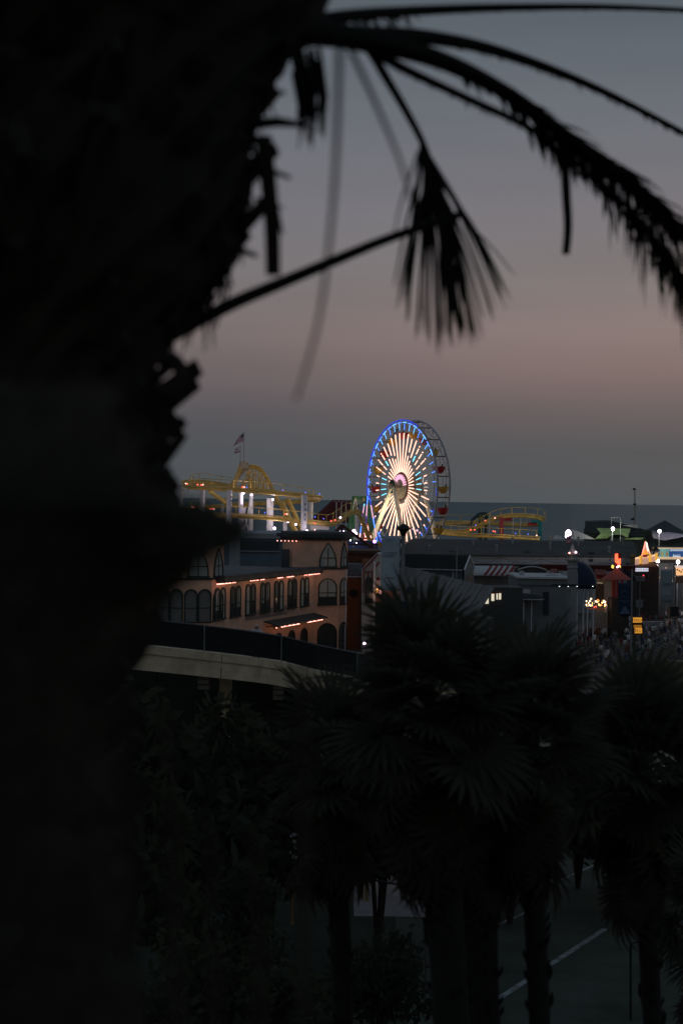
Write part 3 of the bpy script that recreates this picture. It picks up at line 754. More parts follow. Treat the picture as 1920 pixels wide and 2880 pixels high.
# long hangar-like arcade hall behind everything, dark roof and pale wall
t = thing('arcade_hall', 'long low hall with dark roof and pale grey wall in front of the wheel', 'building', P(1450, 1700, 290))
t.location.z = ZD; ROOTM[t.name] = Matrix.Translation(t.location)
za = P(1450, 1564, 285).z; zr = P(1450, 1519, 299).z
xa, xb = P(1118, 1564, 285).x, P(1786, 1564, 285).x
MB().box((xa, 285, ZD), (xb, 313, za)).build('wall', grey_w, t)
xr0, xr1 = P(1160, 1519, 299).x, P(1780, 1519, 299).x
roofg = MB().add([(xa - .3, 284.4, za - .05), (xb + .3, 284.4, za - .05), (xr1, 299, zr), (xr0, 299, zr), (xa - .3, 313.6, za - .05), (xb + .3, 313.6, za - .05),
                  (xa - .3, 284.4, za + .15), (xb + .3, 284.4, za + .15)], [(6, 7, 2, 3), (5, 4, 3, 2), (0, 4, 5, 1), (0, 1, 7, 6), (4, 0, 6, 3), (1, 5, 2, 7)])
roofg.build('roof', dkroof, t)
MB().prism([P(1100, 1566, 284), P(1117, 1566, 284), P(1132, 1516, 284.2), P(1122, 1516, 284.2)], (0, 14, 0)).build('blue_end_panel', mat('blue_panel', (.03, .07, .13), .6), t)
for x in (1270, 1480, 1664):
    flat(t, 'roof_hatch', dkroof, [(x - 8, 1556), (x + 8, 1556), (x + 8, 1550), (x - 8, 1550)], 286.5, 1.2)
for x0, x1, y0, y1 in ((1655, 1667, 1568, 1580), (1760, 1766, 1582, 1590), (1712, 1717, 1568, 1577)):
    flat(t, 'window', glassy, [(x0, y1), (x1, y1), (x1, y0), (x0, y0)], 284.9, .06)
flat(t, 'cornice', white_w, [(1118, 1569), (1760, 1573), (1760, 1570.5), (1118, 1566)], 284.8, .15)
flat(t, 'gold_pilaster', mat('gold_pilaster', (.42, .26, .05), .6), [(1774, 1602), (1786, 1602), (1786, 1559), (1774, 1559)], 284.6, .5)

# cottage with a gable and a very dark roof
a20 = math.radians(-20)
base = P(1225, 1600, 235); base.z = ZD
t = thing('gabled_cottage', 'dark roofed cottage with white edged gable below the long pale hall', 'building', base, a20)
L2, ze, zr = 4.6, P(1225, 1596, 233).z - ZD, P(1225, 1561, 236).z - ZD
MB().box((-L2, -2.4, 0), (L2 - .1, 2.4, ze)).build('wall', mat('slate_blue_wall', (.10, .13, .15), .85), t, True)
MB().prism([(-L2 - .2, -2.75, ze - .25), (-L2 - .2, 0, zr), (-L2 - .2, 2.75, ze - .25)], (2 * L2 + .3, 0, 0)).build('roof', blackroof, t, True)
gx = L2 + .12
MB().prism([(gx, -2.3, 0), (gx, 2.3, 0), (gx, 2.3, ze - .2), (gx, 0, zr - .3), (gx, -2.3, ze - .2)], (.1, 0, 0)).build('gable_wall', mat('gable_grey', (.22, .24, .24), .85), t, True)
MB().box((gx + .11, -1.6, ze - 2.6), (gx + .16, 1.6, ze - .9)).build('gable_window', mat('tan_shutter', (.22, .19, .14), .8), t, True)
for s in (-1, 1): MB().tube([(gx + .15, s * 2.7, ze - .2), (gx + .15, 0, zr + .05)], .11, 5).build('barge_board', whi, t, True)
MB().box((-L2, -2.85, ze - .32), (L2, -2.76, ze - .16)).build('gutter', grey_w, t, True)
MB().box((3.1, -2.48, 2), (3.3, -2.41, ze - .3)).build('corner_board', grey_w, t, True)
base2 = P(1298, 1600, 228); 
o = MB().tube([P(1284, 1538, 228), (P(1284, 1538, 228).x, 228, ZD)], .08, 6).build('utility_pole', steel); tag(o, 'thin grey pole beside the gable of the dark roofed cottage', 'pole')

# red trimmed white shop with gable, and the terracotta hall behind it
base = P(1010, 1700, 208); base.z = ZD
t = thing('terracotta_hall', 'low terracotta coloured hall with dark roof band next to the octagonal tower', 'building', base)
terra = mat('terracotta_wall', (.20, .085, .05), .9, .2, .6); orange = mat('orange_wall', (.42, .17, .09), .9, .15, .6)
blk(t, 'wall', terra, 966, 1066, 1556, 214, 10)
blk(t, 'roof_band', mat('brown_roof', (.09, .05, .035), .85), 964, 1070, 1549, 213.6, 11, 1558)
blk(t, 'orange_panel', orange, 1018, 1064, 1571, 213.3, .6, 1592)
blk(t, 'grey_canopy', mat('canopy_grey', (.2, .22, .23), .8), 970, 1018, 1586, 210.5, 3, 1618)
blk(t, 'orange_front', mat('burnt_orange', (.30, .10, .05), .9, .2, .6), 975, 1014, 1622, 209.4, 1.2)
flat(t, 'panel_frame', white_w, [(972, 1624), (1017, 1624), (1017, 1620), (972, 1620)], 209.2, .15)
c = P(994, 1669, 209.3)
b = MB(); k = 20; rr = .52
b.ring([c + Vector((rr * math.cos(2 * PI * i / k), 0, rr * math.sin(2 * PI * i / k))) for i in range(k)], [c + Vector((rr * .72 * math.cos(2 * PI * i / k), 0, rr * .72 * math.sin(2 * PI * i / k))) for i in range(k)], (0, .08, 0)).build('round_medallion', black, t)
for i in range(4):
    a = i * PI / 4; d_ = Vector((math.cos(a), 0, math.sin(a))) * .36; MB().tube([c - d_, c + d_], .06, 5).build('medallion_spoke', black, t)
base = P(1045, 1700, 206); base.z = ZD
t = thing('gabled_shop', 'white shop front with red edged gable and tall arched window below it', 'building', base)
redt = mat('red_trim', (.26, .03, .025), .7, .2)
MB().prism([P(1017, 1840, 206), P(1057, 1840, 206), P(1120, 1840, 206), P(1120, 1556, 206), P(1064, 1558, 206), P(1017, 1606, 206)], (0, 6, 0)).build('wall', white_w, t)
for (x0, y0, x1, y1) in ((1019, 1607, 1062, 1561), (1050, 1604, 1066, 1584)):
    MB().prism([P(x0, y0, 205.7), P(x1, y1, 205.7), P(x1, y1 - 6, 205.7), P(x0, y0 - 6, 205.7)], (0, .3, 0)).build('red_verge', redt, t)
for x in (1028, 1040):
    o_ = arch_outline(.42, 2.6); pc = P(x, 1668, 205.75)
    MB().ring([pc + Vector((x_ * 1.5, 0, z_ * 1.03)) for x_, z_ in o_], [pc + Vector((x_, 0, z_)) for x_, z_ in o_], (0, .2, 0)).build('red_arch', redt, t)
o_ = arch_outline(.95, 2.9); pc = P(1037, 1690, 205.6)
MB().prism([pc + Vector((x_, 0, z_)) for x_, z_ in o_], (0, .1, 0)).build('window', glassy, t)
blk(t, 'balcony', black, 1026, 1048, 1684, 205.1, .6, 1697)
for x in range(1027, 1049, 4): MB().tube([P(x, 1697, 205.05), P(x, 1676, 205.05)], .025, 4).build('baluster', black, t)
blk(t, 'corner_post', whi, 1050, 1056, 1580, 205.3, .5)
blk(t, 'red_lower_wall', mat('dull_red', (.16, .04, .035), .9), 1058, 1068, 1624, 205.4, .3, 1632)
blk(t, 'porch_wall', mat('dim_terracotta', (.16, .08, .05), .9), 1057, 1140, 1655, 205.5, .4)
lamp = thing('wall_lamp', 'bright glowing pink lamp on the red trimmed white shop front', 'lamp', P(1070, 1664, 205))
MB().lathe([(.14, -.32), (.17, -.2), (.17, .28), (.1, .36)], 8, P(1070, 1664, 204.9)).build('lamp_glass', E_rpk, lamp)
MB().tube([P(1070, 1664, 205.3), P(1070, 1664, 205.0)], .08, 6).build('bracket', black, lamp); point('lamp_light', P(1070, 1664, 204.2), lamp, 10, (1, .55, .4), .2)
lamp = thing('wall_lamp', 'round glowing lamp under the tall grey banner', 'lamp', P(1115, 1661, 205))
MB().ball(P(1115, 1661, 204.9), .16).ball(P(1106, 1661, 204.9), .11).build('lamp_glass', E_rpk, lamp); MB().tube([P(1115, 1661, 205.3), P(1106, 1661, 205)], .05, 6).build('bracket', black, lamp)
point('lamp_light', P(1113, 1661, 204.2), lamp, 6, (1, .55, .4), .2)
lamp = thing('wall_lamp', 'small amber twin lamp beside the bright pink shop lamp', 'lamp', P(1060, 1662, 205))
amb = emit('lamp_amber', (1, .45, .12), 2.2)
MB().ball(P(1060, 1658, 204.9), .12).ball(P(1060, 1666, 204.9), .12).build('lamp_glass', amb, lamp); MB().tube([P(1060, 1658, 205.3), P(1060, 1666, 204.9)], .04, 6).build('bracket', black, lamp)

# long ribbed shed roof running towards the palms
base = P(1250, 1700, 185); base.z = ZD
t = thing('ribbed_shed', 'long grey shed with a ribbed sloping roof partly behind the fan palm', 'building', base)
z1 = 15.6
a, c = P(1130, 1584, 215), P(1390, 1655, 163); a.z = c.z = 15.6
dn = Vector((-.5, -1, 0)).normalized() * 4.6
ribm = mat('ribbed_sheet', (.14, .15, .14), .7, .25, .6)
nr = 22
for i in range(nr):
    f0, f1 = i / nr, (i + .9) / nr
    p0, p1 = a.lerp(c, f0), a.lerp(c, f1)
    MB().prism([p0, p1, p1 + dn - Vector((0, 0, 2.6)), p0 + dn - Vector((0, 0, 2.6))], (0, 0, .12 + .05 * (i % 2))).build('roof_sheet', ribm, t)
lo = Vector((0, 0, -2.75)); g = dn * .98
MB().prism([a + g + lo, c + g + lo, c + lo, a + lo], (0, 0, -(a.z - 2.75 - ZD))).build('wall', mat('shed_wall', (.11, .115, .11), .85, .2), t)
for i in range(9):
    p = a.lerp(c, (i + .5) / 9) + g * 1.012 + lo; MB().box((p.x - .12, p.y - .1, ZD), (p.x + .12, p.y + .0, p.z)).build('pilaster', whi, t)
pc = a.lerp(c, .02) + g * 1.015 + lo
MB().box((pc.x - .3, pc.y - .2, p.z - .8), (pc.x + 3.5, pc.y - .05, p.z - .45)).build('red_fascia', redt, t)
t2 = thing('awning', 'dark blue fabric awning at the end of the ribbed shed', 'awning', P(1155, 1665, 190))
MB().prism([P(1138, 1672, 190), P(1168, 1672, 190), P(1166, 1652, 192), P(1146, 1650, 192)], (0, .8, 0)).build('canopy', mat('navy_fabric', (.012, .02, .04), .9), t2)
for x in (1140, 1166): MB().tube([P(x, 1672, 190.2), (P(x, 1672, 190.2).x, 190.2, ZD)], .05, 5).build('post', steel, t2)
t2 = thing('shop_windows', 'row of lit shop doorways glowing white behind the fan palm', 'shopfront', P(1415, 1700, 200))
E_shop = emit('shop_glow', (1, .88, .68), .75, True)
blk(t2, 'wall', mat('shop_dim_wall', (.08, .085, .08), .85, .2), 1350, 1470, 1652, 201, 5)
for x0, x1, y0, y1 in ((1360, 1373, 1672, 1698), (1381, 1389, 1670, 1690), (1395, 1399, 1668, 1686), (1402, 1408, 1668, 1686)):
    flat(t2, 'lit_window', E_shop, [(x0, y1), (x1, y1), (x1, y0), (x0, y0)], 200.9, .06)
flat(t2, 'red_valance', redt, [(1358, 1672), (1410, 1668), (1410, 1664), (1358, 1668)], 200.5, .3)

# flat roofed grey blocks with rooftop plant and striped awnings
base = P(1530, 1700, 216); base.z = ZD
t = thing('grey_kiosk_block', 'flat roofed pale grey building with a dark oval canopy over its door', 'building', base)
blk(t, 'wall', mat('kiosk_block_wall', (.20, .22, .215), .85, .15, .5), 1455, 1604, 1627, 216, 12)
blk(t, 'parapet', white_w, 1453, 1606, 1623, 215.7, 12.6, 1628)
blk(t, 'string_course', mat('grey_dark_band', (.12, .13, .135), .8), 1456, 1603, 1645, 215.85, .2, 1648)
flat(t, 'door', glassy, [(1526, 1730), (1542, 1730), (1542, 1665), (1526, 1665)], 215.9, .08)
flat(t, 'sign', white_w, [(1466, 1668), (1490, 1670), (1490, 1658), (1466, 1656)], 215.4, .12)
pc = P(1487, 1682, 214.5)
MB().lathe([(.05, .45), (1.2, .3), (1.85, .05), (1.85, -.12), (1.7, -.15)], 18, pc).build('oval_canopy', mat('dark_canopy', (.03, .035, .035), .7), t)
MB().lathe([(1.88, -.14), (1.88, -.02)], 18, pc).build('canopy_rim', white_w, t)
for x in (1472, 1494): MB().tube([P(x, 1684, 213.8), (P(x, 1684, 213.8).x, 213.8, ZD)], .06, 5).build('canopy_post', whi, t)
for (x0, x1, y0, D) in ((1462, 1473, 1607, 220), (1540, 1562, 1615, 221), (1585, 1600, 1612, 222)): blk(t, 'roof_unit', grey_w, x0, x1, y0, D, 1.5, 1627)
MB().lathe([(1.1, -.3), (.9, .1), (.45, .3), (.02, .35)], 12, P(1552, 1619, 220)).build('roof_dome', grey_w, t)
base = P(1400, 1650, 246); base.z = ZD
t = thing('striped_awning_stand', 'low stand under a curved awning with red and white stripes', 'stand', base)
blk(t, 'wall', mat('stand_grey', (.2, .21, .21), .85), 1315, 1455, 1620, 247, 6)
blk(t, 'dark_fascia', black, 1310, 1520, 1587, 249, 3, 1593)
def curved(px0, px1, y0, y1, D, m, nm, steps=6, out=3.0):
    vs = []; fs = []
    for i in range(steps + 1):
        f = i / steps
        for x in (px0, px1): p = P(x - 18 * f * f, y0 + (y1 - y0) * (f ** 1.5), D - out * math.sin(f * PI / 2)); vs.append(p)
    for i in range(steps): fs.append((2 * i, 2 * i + 1, 2 * i + 3, 2 * i + 2))
    o_ = MB().add(vs, fs).build(nm, m, t); md = o_.modifiers.new('s', 'SOLIDIFY'); md.thickness = .06; return o_
for k in range(16):
    curved(1320 + 8 * k, 1328 + 8 * k, 1592, 1618, 247.5, redt if (k > 6 and k % 2) else white_w, 'awning_stripe')
base = P(1500, 1620, 252); base.z = ZD
t = thing('arched_booth', 'low booth with a flat arched dark roof next to the striped awning', 'booth', base)
vs = [P(1455 + 80 * f, 1603 - 9 * math.sin(PI * f), 246) for f in [i / 10 for i in range(11)]]
MB().prism(vs + [P(1535, 1612, 246), P(1455, 1612, 246)], (0, 5, 0)).build('roof', mat('booth_roof', (.05, .055, .055), .8), t)
MB().tube([p + Vector((0, -.05, .02)) for p in vs], .1, 5).build('roof_edge', white_w, t)
blk(t, 'wall', mat('stand_grey2', (.16, .17, .17), .85), 1458, 1532, 1612, 246.3, 4)
blk(t, 'poster_panel', mat('poster_red_white', (.4, .2, .18), .9, .5, 3.0), 1548, 1566, 1600, 246, .2, 1612)
o = MB().prism([P(1508, 1588, 262), P(1785, 1592, 262), P(1785, 1608, 262), P(1508, 1604, 262)], (0, 3, 0)).build('fascia_beam', mat('oxblood_fascia', (.09, .018, .015), .8)); 
tag(o, 'long dark red fascia along the front of the pale hall', 'fascia')
fb = o
for i in range(6):
    x = 1515 + i * 52; p = P(x, 1606, 262.5); MB().box((p.x - .15, 262.6, ZD), (p.x + .15, 262.9, p.z)).build('fascia_post', black, fb)

# blue grey hall between the carousel roof and the coaster
base = P(700, 1560, 243); base.z = ZD
t = thing('blue_grey_hall', 'flat blue grey hall with a dark window band behind the carousel roof', 'building', base)
blk(t, 'wall', mat('blue_grey_wall', (.13, .18, .22), .85, .15, .4), 470, 800, 1512, 243, 22)
blk(t, 'roof_slab', mat('pale_coping', (.30, .33, .34), .85, .15), 465, 803, 1499, 242.6, 22.8, 1513)
blk(t, 'window_band', mat('dim_glass_band', (.05, .065, .07), .3), 672, 785, 1522, 242.85, .12, 1549)
for k in range(8): blk(t, 'mullion', mat('band_mullion', (.09, .11, .12), .7), 673 + 14 * k, 674.2 + 14 * k, 1522, 242.8, .04, 1549)
blk(t, 'sill', mat('pale_coping', (.30, .33, .34), .85, .15), 670, 787, 1549, 242.7, .2, 1552)
pc = P(660, 1566, 238); MB().lathe([(.75, ZD - pc.z), (.75, 2.6), (.6, 2.85), (.1, 2.95)], 16, pc).build('tank', mat('tank_grey', (.28, .31, .31), .7, .15), t)

# plant, vents and cables on the long hall roof
t = bpy.data.objects['arcade_hall']
for k, (x, y, D) in enumerate(((1205, 1545, 288), (1330, 1530, 293), (1395, 1552, 287), (1440, 1524, 295), (1545, 1540, 290), (1625, 1530, 294), (1712, 1548, 288), (1750, 1528, 295))):
    p = P(x, y, D); h = .5 + .25 * (k % 3)
    MB().lathe([(.16, -.6), (.16, h), (.3, h + .02), (.26, h + .2), (.05, h + .28)], 8, p).build('roof_vent', steel, t)
t = thing('cable_poles', 'line of thin poles with sagging cables in front of the pale hall wall', 'cable', (*P(1310, 1600, 270).xy, ZD))
xs = (1308, 1324, 1406, 1520, 1640)
tops = [P(x, 1566 + (k % 2) * 6, 270) for k, x in enumerate(xs)]
for p in tops: MB().tube([p, (p.x, p.y, ZD)], .06, 5).build('pole', steel, t)
for a, c in zip(tops[:-1], tops[1:]):
    MB().tube([a.lerp(c, f) - Vector((0, 0, .8 * math.sin(PI * f))) for f in [i / 8 for i in range(9)]], .025, 4).build('cable', black, t)
# ------------------------------------------------------------------ rides and roofs by the wheel
base = P(930, 1500, 352); base.z = ZD
t = thing('red_pavilion', 'dark red pavilion roof with white posts behind the yellow track', 'building', base)
mar = mat('maroon_roof', (.10, .022, .022), .8, .25, .4)
MB().prism([P(876, 1462, 350), P(1000, 1474, 350), P(1010, 1410, 356), P(934, 1408, 356)], (0, 2, .2)).build('roof', mar, t)
for k in range(9):
    MB().tube([P(888 + 13 * k, 1462, 349.9), P(938 + 8 * k, 1410, 355.6)], .1, 4).build('roof_rib', mat('roof_rib', (.16, .04, .04), .8), t)
for x in (946, 960, 973, 987): MB().tube([P(x, 1412, 349), (P(x, 1412, 349).x, 349, ZD)], .07, 5).build('post', whi, t)
for k in range(5): flat(t, 'ridge_panel', mat('ridge_panel', (.4, .25, .25), .8), [(937 + 12 * k, 1411), (944 + 12 * k, 1411), (944 + 12 * k, 1409), (937 + 12 * k, 1409)], 349, .1)
base = P(1012, 1500, 340); base.z = ZD
t = thing('drop_ride', 'green steel frame ride tower with hanging cables beside the wheel', 'ride', base)
gr = mat('ride_green', (.035, .13, .07), .5, .2)
for x in (994, 1031): MB().tube([P(x, 1396, 338), (P(x + (1 if x < 1000 else 0), 1396, 338).x, 338, ZD)], .3, 4).build('mast', gr, t)
MB().box((P(992, 1396, 338).x, 337.6, P(1012, 1404, 338).z), (P(1033, 1396, 338).x, 338.6, P(1012, 1395, 338).z)).build('crown_beam', gr, t)
MB().box((P(1003, 1400, 339).x, 338.8, P(1012, 1418, 338).z), (P(1024, 1396, 338).x, 339.2, P(1012, 1401, 338).z)).build('back_panel', mat('ride_panel', (.2, .3, .27), .6), t)
for x in (999, 1023): flat(t, 'pulley_box', mat('pulley_lit', (.35, .36, .15), .6), [(x - 3, 1410), (x + 3, 1410), (x + 3, 1400), (x - 3, 1400)], 337.4, .3)
for (x0, y0, x1, y1) in ((997, 1405, 990, 1440), (999, 1405, 999, 1440), (1001, 1405, 1006, 1440), (992, 1405, 975, 1520), (1033, 1405, 1062, 1530), (994, 1440, 988, 1520), (1030, 1420, 1048, 1530)):
    MB().tube([P(x0, y0, 337), P(x1, y1, 336)], .05 if y1 < 1450 else .32, 5).build('cable' if y1 < 1450 else 'stay', whi if y1 < 1450 else gr, t)
def led_line(t, pts, D, segs, r=.1):
    a, c = P(*pts[0], D), P(*pts[1], D)
    for f0, f1, m in segs: MB().tube([a.lerp(c, f0), a.lerp(c, f1)], r, 5).build('light_tube', m, t)
base = P(1020, 1540, 322); base.z = ZD
t = thing('lit_swing_ride', 'ride with pink and blue light strips and a tiny lit house at its foot', 'ride', base)
MB().tube([P(1024, 1415, 322.4), (P(1009, 1530, 322.4).x, 322.4, ZD)], .08, 5).build('arm', steel, t)
MB().tube([P(1034, 1400, 322.4), (P(1028, 1480, 322.4).x, 322.4, ZD)], .08, 5).build('arm', steel, t)
led_line(t, ((1024, 1417), (1017, 1462)), 322, ((0, .15, E_cyan), (.15, .62, E_pink), (.64, 1, E_deep)))
led_line(t, ((1033, 1395), (1028, 1476)), 321.9, ((0, .3, E_blue), (.3, .7, E_pink), (.72, 1, E_deep)))
led_line(t, ((1016, 1473), (1009, 1528)), 321.8, ((0, .06, E_warm), (.12, .5, E_blue), (.5, .85, E_rpk), (.88, 1, E_pink)))
led_line(t, ((1038, 1395), (1060, 1523)), 321.7, ((0, .2, E_deep), (.2, .5, E_pink), (.5, .7, E_blue), (.72, .9, E_pink), (.9, 1, E_blue)), .12)
led_line(t, ((1033, 1472), (1035, 1492)), 321.7, ((0, .2, E_red), (.3, 1, E_rpk)))
for (x0, y0, x1, y1) in ((1018, 1520, 1044, 1520), (1024, 1501, 1036, 1497), (1028, 1511, 1028, 1505), (1034, 1510, 1034, 1503), (1042, 1514, 1042, 1506)):
    MB().tube([P(x0, y0, 320), P(x1, y1, 320)], .17, 6).build('lit_bar', E_rpk, t)
MB().prism([P(1018, 1523, 320.3), P(1047, 1523, 320.3), P(1047, 1505, 320.3), P(1034, 1490, 320.3), P(1020, 1502, 320.3)], (0, 1, 0)).build('house_front', mat('house_front', (.12, .05, .03), .8), t)
base = P(1010, 1540, 300); base.z = ZD
t = thing('blue_tent', 'deep blue tent roof below the green ride tower', 'tent', base)
MB().prism([P(970, 1546, 300), P(1064, 1550, 300), P(1060, 1528, 300), P(1040, 1521, 302), P(972, 1521, 302)], (0, 6, 0)).build('canopy', mat('tent_blue', (.02, .035, .09), .8), t)
for x in (973, 1000, 1030, 1060): MB().tube([P(x, 1545, 300.3), (P(x, 1545, 300.3).x, 300.3, ZD)], .08, 5).build('pole', whi, t)
wl = bulb_mesh('bulb', .1, E_white)
for x, y in ((972, 1549), (1011, 1548), (1029, 1547), (1058, 1545), (985, 1520), (1002, 1527), (985, 1519)): winst('bulb', wl, t, P(x, y, 299.5))
winst('bulb', bulb_mesh('bulb', .13, E_rpk), t, P(1033, 1547, 299.4))
base = P(980, 1540, 232); base.z = ZD
t = thing('brown_timber_frame', 'brown timber A-frame gable standing behind the tower roof', 'frame', base)
brm = mat('brown_timber', (.11, .055, .035), .8)
for a_, c_ in (((961, 1477), (912, 1530)), ((961, 1477), (1064, 1556)), ((961, 1477), (960, 1505)), ((1015, 1518), (1056, 1548))):
    MB().tube([P(*a_, 232), P(*c_, 232)], .22, 5).build('rafter', brm, t)
MB().tube([P(912, 1530, 232.2), (P(912, 1530, 232).x, 232.2, ZD)], .2, 5).build('post', brm, t)
MB().tube([P(1064, 1556, 232.2), (P(1064, 1556, 232).x, 232.2, ZD)], .2, 5).build('post', brm, t)
MB().box((P(912, 1530, 232).x, 231.95, P(912, 1530, 232).z - .1), (P(1064, 1530, 232).x, 232.25, P(912, 1530, 232).z + .1)).build('tie_beam', brm, t)
# clustered floods between the tower roof and the wheel
def lamppost(label, x, y, D, r, m, power=0, col=(1, .9, 1), extra=()):
    p = P(x, y, D); t = thing('flood_light', label, 'lamp', (p.x, p.y, ZD))
    MB().lathe([(.09, ZD - p.z), (.06, -.2)], 6, (p.x, p.y + .25, p.z)).build('pole', steel, t)
    MB().box((p.x - r * .9, p.y + .12, p.z - r), (p.x + r * .9, p.y + .5, p.z + r)).build('housing', black, t)
    b = MB().ball((p.x, p.y - .05, p.z), r)
    for dx, dy, rr in extra: b.ball((p.x + dx * mpp(D), p.y - .05, p.z - dy * mpp(D)), rr)
    b.build('lamp_glass', m, t, smooth=True)
    if power: point('lamp_light', (p.x, p.y - 1.2, p.z - .2), t, power, col, .3)
    return t
lamppost('cluster of violet floodlights under the brown timber gable', 959, 1497, 300, .33, E_viol, 40, (1, .8, 1), ((-5, 4, .25), (3, 6, .22), (6, -2, .2), (-8, 5, .15)))
lamppost('violet floodlight pair in front of the white coaster column by the green tower', 995, 1493, 300, .3, E_viol, 25, (1, .8, 1), ((6, 7, .24),))
lamppost('purple floodlight at the foot of the blue wheel rim', 1053, 1523, 298, .3, emit('flood_purple', (.75, .3, 1), 4), 15, (.7, .4, 1))
lamppost('tiny pinkish stage light low in front of the wheel', 1172, 1492, 318, .24, E_pink, 0, extra=((-12, -4, .15), (8, 6, .18)))

# ------------------------------------------------------------------ lit arcade corner and billboards
base = P(1820, 1600, 268); base.z = ZD
t = thing('lit_arcade_front', 'arcade corner with glowing pointed spire and wavy lit parapet', 'building', base)
Dq = 268
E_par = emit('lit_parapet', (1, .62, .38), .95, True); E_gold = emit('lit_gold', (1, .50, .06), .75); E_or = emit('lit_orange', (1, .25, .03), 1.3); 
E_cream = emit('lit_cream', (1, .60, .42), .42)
blk(t, 'wall', mat('arcade_wall', (.06, .05, .045), .8), 1786, 1852, 1590, Dq + .4, 8)
for (x0, x1, y0, y1, y2) in ((1785, 1797, 1569, 1567, 1589), (1805, 1822, 1566, 1564, 1588), (1831, 1841, 1562, 1560, 1581)):
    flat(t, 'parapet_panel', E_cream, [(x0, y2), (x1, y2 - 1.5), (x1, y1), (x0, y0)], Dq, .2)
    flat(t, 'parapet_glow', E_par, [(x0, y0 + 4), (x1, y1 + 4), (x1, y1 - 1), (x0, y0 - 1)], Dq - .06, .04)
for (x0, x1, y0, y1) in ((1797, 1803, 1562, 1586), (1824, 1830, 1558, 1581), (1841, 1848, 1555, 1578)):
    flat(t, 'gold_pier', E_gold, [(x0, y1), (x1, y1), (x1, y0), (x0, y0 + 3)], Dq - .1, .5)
MB().prism([P(1786, 1592, Dq - .3), P(1850, 1584, Dq - .3), P(1845, 1592, Dq - 1.6), P(1812, 1597, Dq - 1.8), P(1786, 1596, Dq - 1.4)], (0, .2, .12)).build('soffit', mat('soffit_brown', (.25, .13, .08), .8), t)
# pyramid spire outlined in light
ap = P(1814, 1523, Dq + .6); b0, b1 = P(1804, 1562, Dq - .6), P(1826, 1558, Dq - .4); b2 = b0.lerp(b1, .5) + Vector((0, 2.4, 0))
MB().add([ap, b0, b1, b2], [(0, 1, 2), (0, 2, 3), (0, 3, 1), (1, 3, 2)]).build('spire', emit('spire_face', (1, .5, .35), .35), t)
for q_ in (b0, b1): MB().tube([ap, q_], .1, 5).build('spire_light', E_par if q_ is b1 else emit('spire_neon', (1, .25, .18), 2.2), t)
MB().tube([ap + Vector((.12, -.15, -.2)), b1 + Vector((-.35, -.15, .5))], .13, 5).build('spire_light', emit('spire_white', (1, .8, .7), 1.6), t)
flat(t, 'lit_window', E_or, [(1809, 1557), (1818, 1557), (1818, 1548), (1809, 1548)], Dq - 1.2, .1)
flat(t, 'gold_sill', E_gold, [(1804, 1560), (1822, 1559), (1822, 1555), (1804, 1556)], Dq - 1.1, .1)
flat(t, 'red_door', emit('dim_red', (.6, .03, .02), .4), [(1807, 1568), (1819, 1567), (1819, 1562), (1807, 1563)], Dq - 1.0, .1)
for x, y in ((1827, 1550), (1843, 1550)):
    MB().lathe([(.06, 1.0), (.12, .7), (.7, .1), (.65, -.1), (.5, -.4), (.5, -.9)], 6, P(x, y, Dq + 1.2)).build('dark_turret', black, t)
t2 = thing('lit_sign', 'white lit sign box reading PLAYLAND under the glowing arcade corner', 'sign', P(1804, 1602, 262))
flat(t2, 'sign_box', emit('sign_white', (.85, .86, 1), .8), [(1785, 1607), (1822, 1607), (1822, 1598), (1785, 1598)], 262, .3)
flat(t2, 'sign_frame', black, [(1783, 1615), (1825, 1613), (1825, 1594), (1783, 1594)], 262.32, .3)
text('PLAYLAND', .42, mat('sign_letters', (.06, .05, .12), .6), t2, Matrix.Translation(P(1803.5, 1602.5, 261.97)) @ FACE, ext=.01)
for x in (1786, 1822): MB().tube([P(x, 1612, 262.5), (P(x, 1612, 262.5).x, 262.5, ZD)], .07, 5).build('post', black, t2)
# billboard wall
base = P(1900, 1600, 276); base.z = ZD
t = thing('billboard_building', 'low building front with teal and blue billboards between cream bands', 'building', base)
blk(t, 'wall', mat('billboard_wall', (.05, .045, .04), .8), 1826, 1990, 1541, 277, 10)
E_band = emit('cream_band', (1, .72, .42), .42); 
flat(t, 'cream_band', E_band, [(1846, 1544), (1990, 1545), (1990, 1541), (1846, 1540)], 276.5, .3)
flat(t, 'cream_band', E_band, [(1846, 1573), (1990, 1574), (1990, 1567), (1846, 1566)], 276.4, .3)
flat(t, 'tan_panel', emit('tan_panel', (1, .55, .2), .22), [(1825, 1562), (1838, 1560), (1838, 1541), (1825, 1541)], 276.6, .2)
flat(t, 'teal_billboard', emit('teal_board', (.16, .52, .50), .42), [(1848, 1566), (1880, 1566), (1880, 1544), (1848, 1544)], 276.2, .2)
for k, x in enumerate((1850.5, 1861, 1874)):
    c = P(x, 1556, 276.1)
    MB().lathe([(.02, .42), (.13, .38), (.16, .2), (.08, .1), (.26, .0), (.22, -.3), (.14, -.32), (.1, -.55)], 8, c).build('painted_figure', emit(('fig_a', 'fig_b', 'fig_c')[k], ((.1, .1, .08), (.6, .45, .2), (.5, .3, .15))[k], .35), t)
flat(t, 'blue_billboard', emit('blue_board', (.02, .09, .28), .45), [(1880.3, 1566), (1990, 1566), (1990, 1544), (1880.3, 1544)], 276.2, .2)
flat(t, 'white_strip', emit('white_strip', (.5, .62, .75), .5), [(1882, 1550), (1988, 1550), (1988, 1545), (1882, 1545)], 276.1, .1)
emit('board_text', (.8, .88, 1), .7)
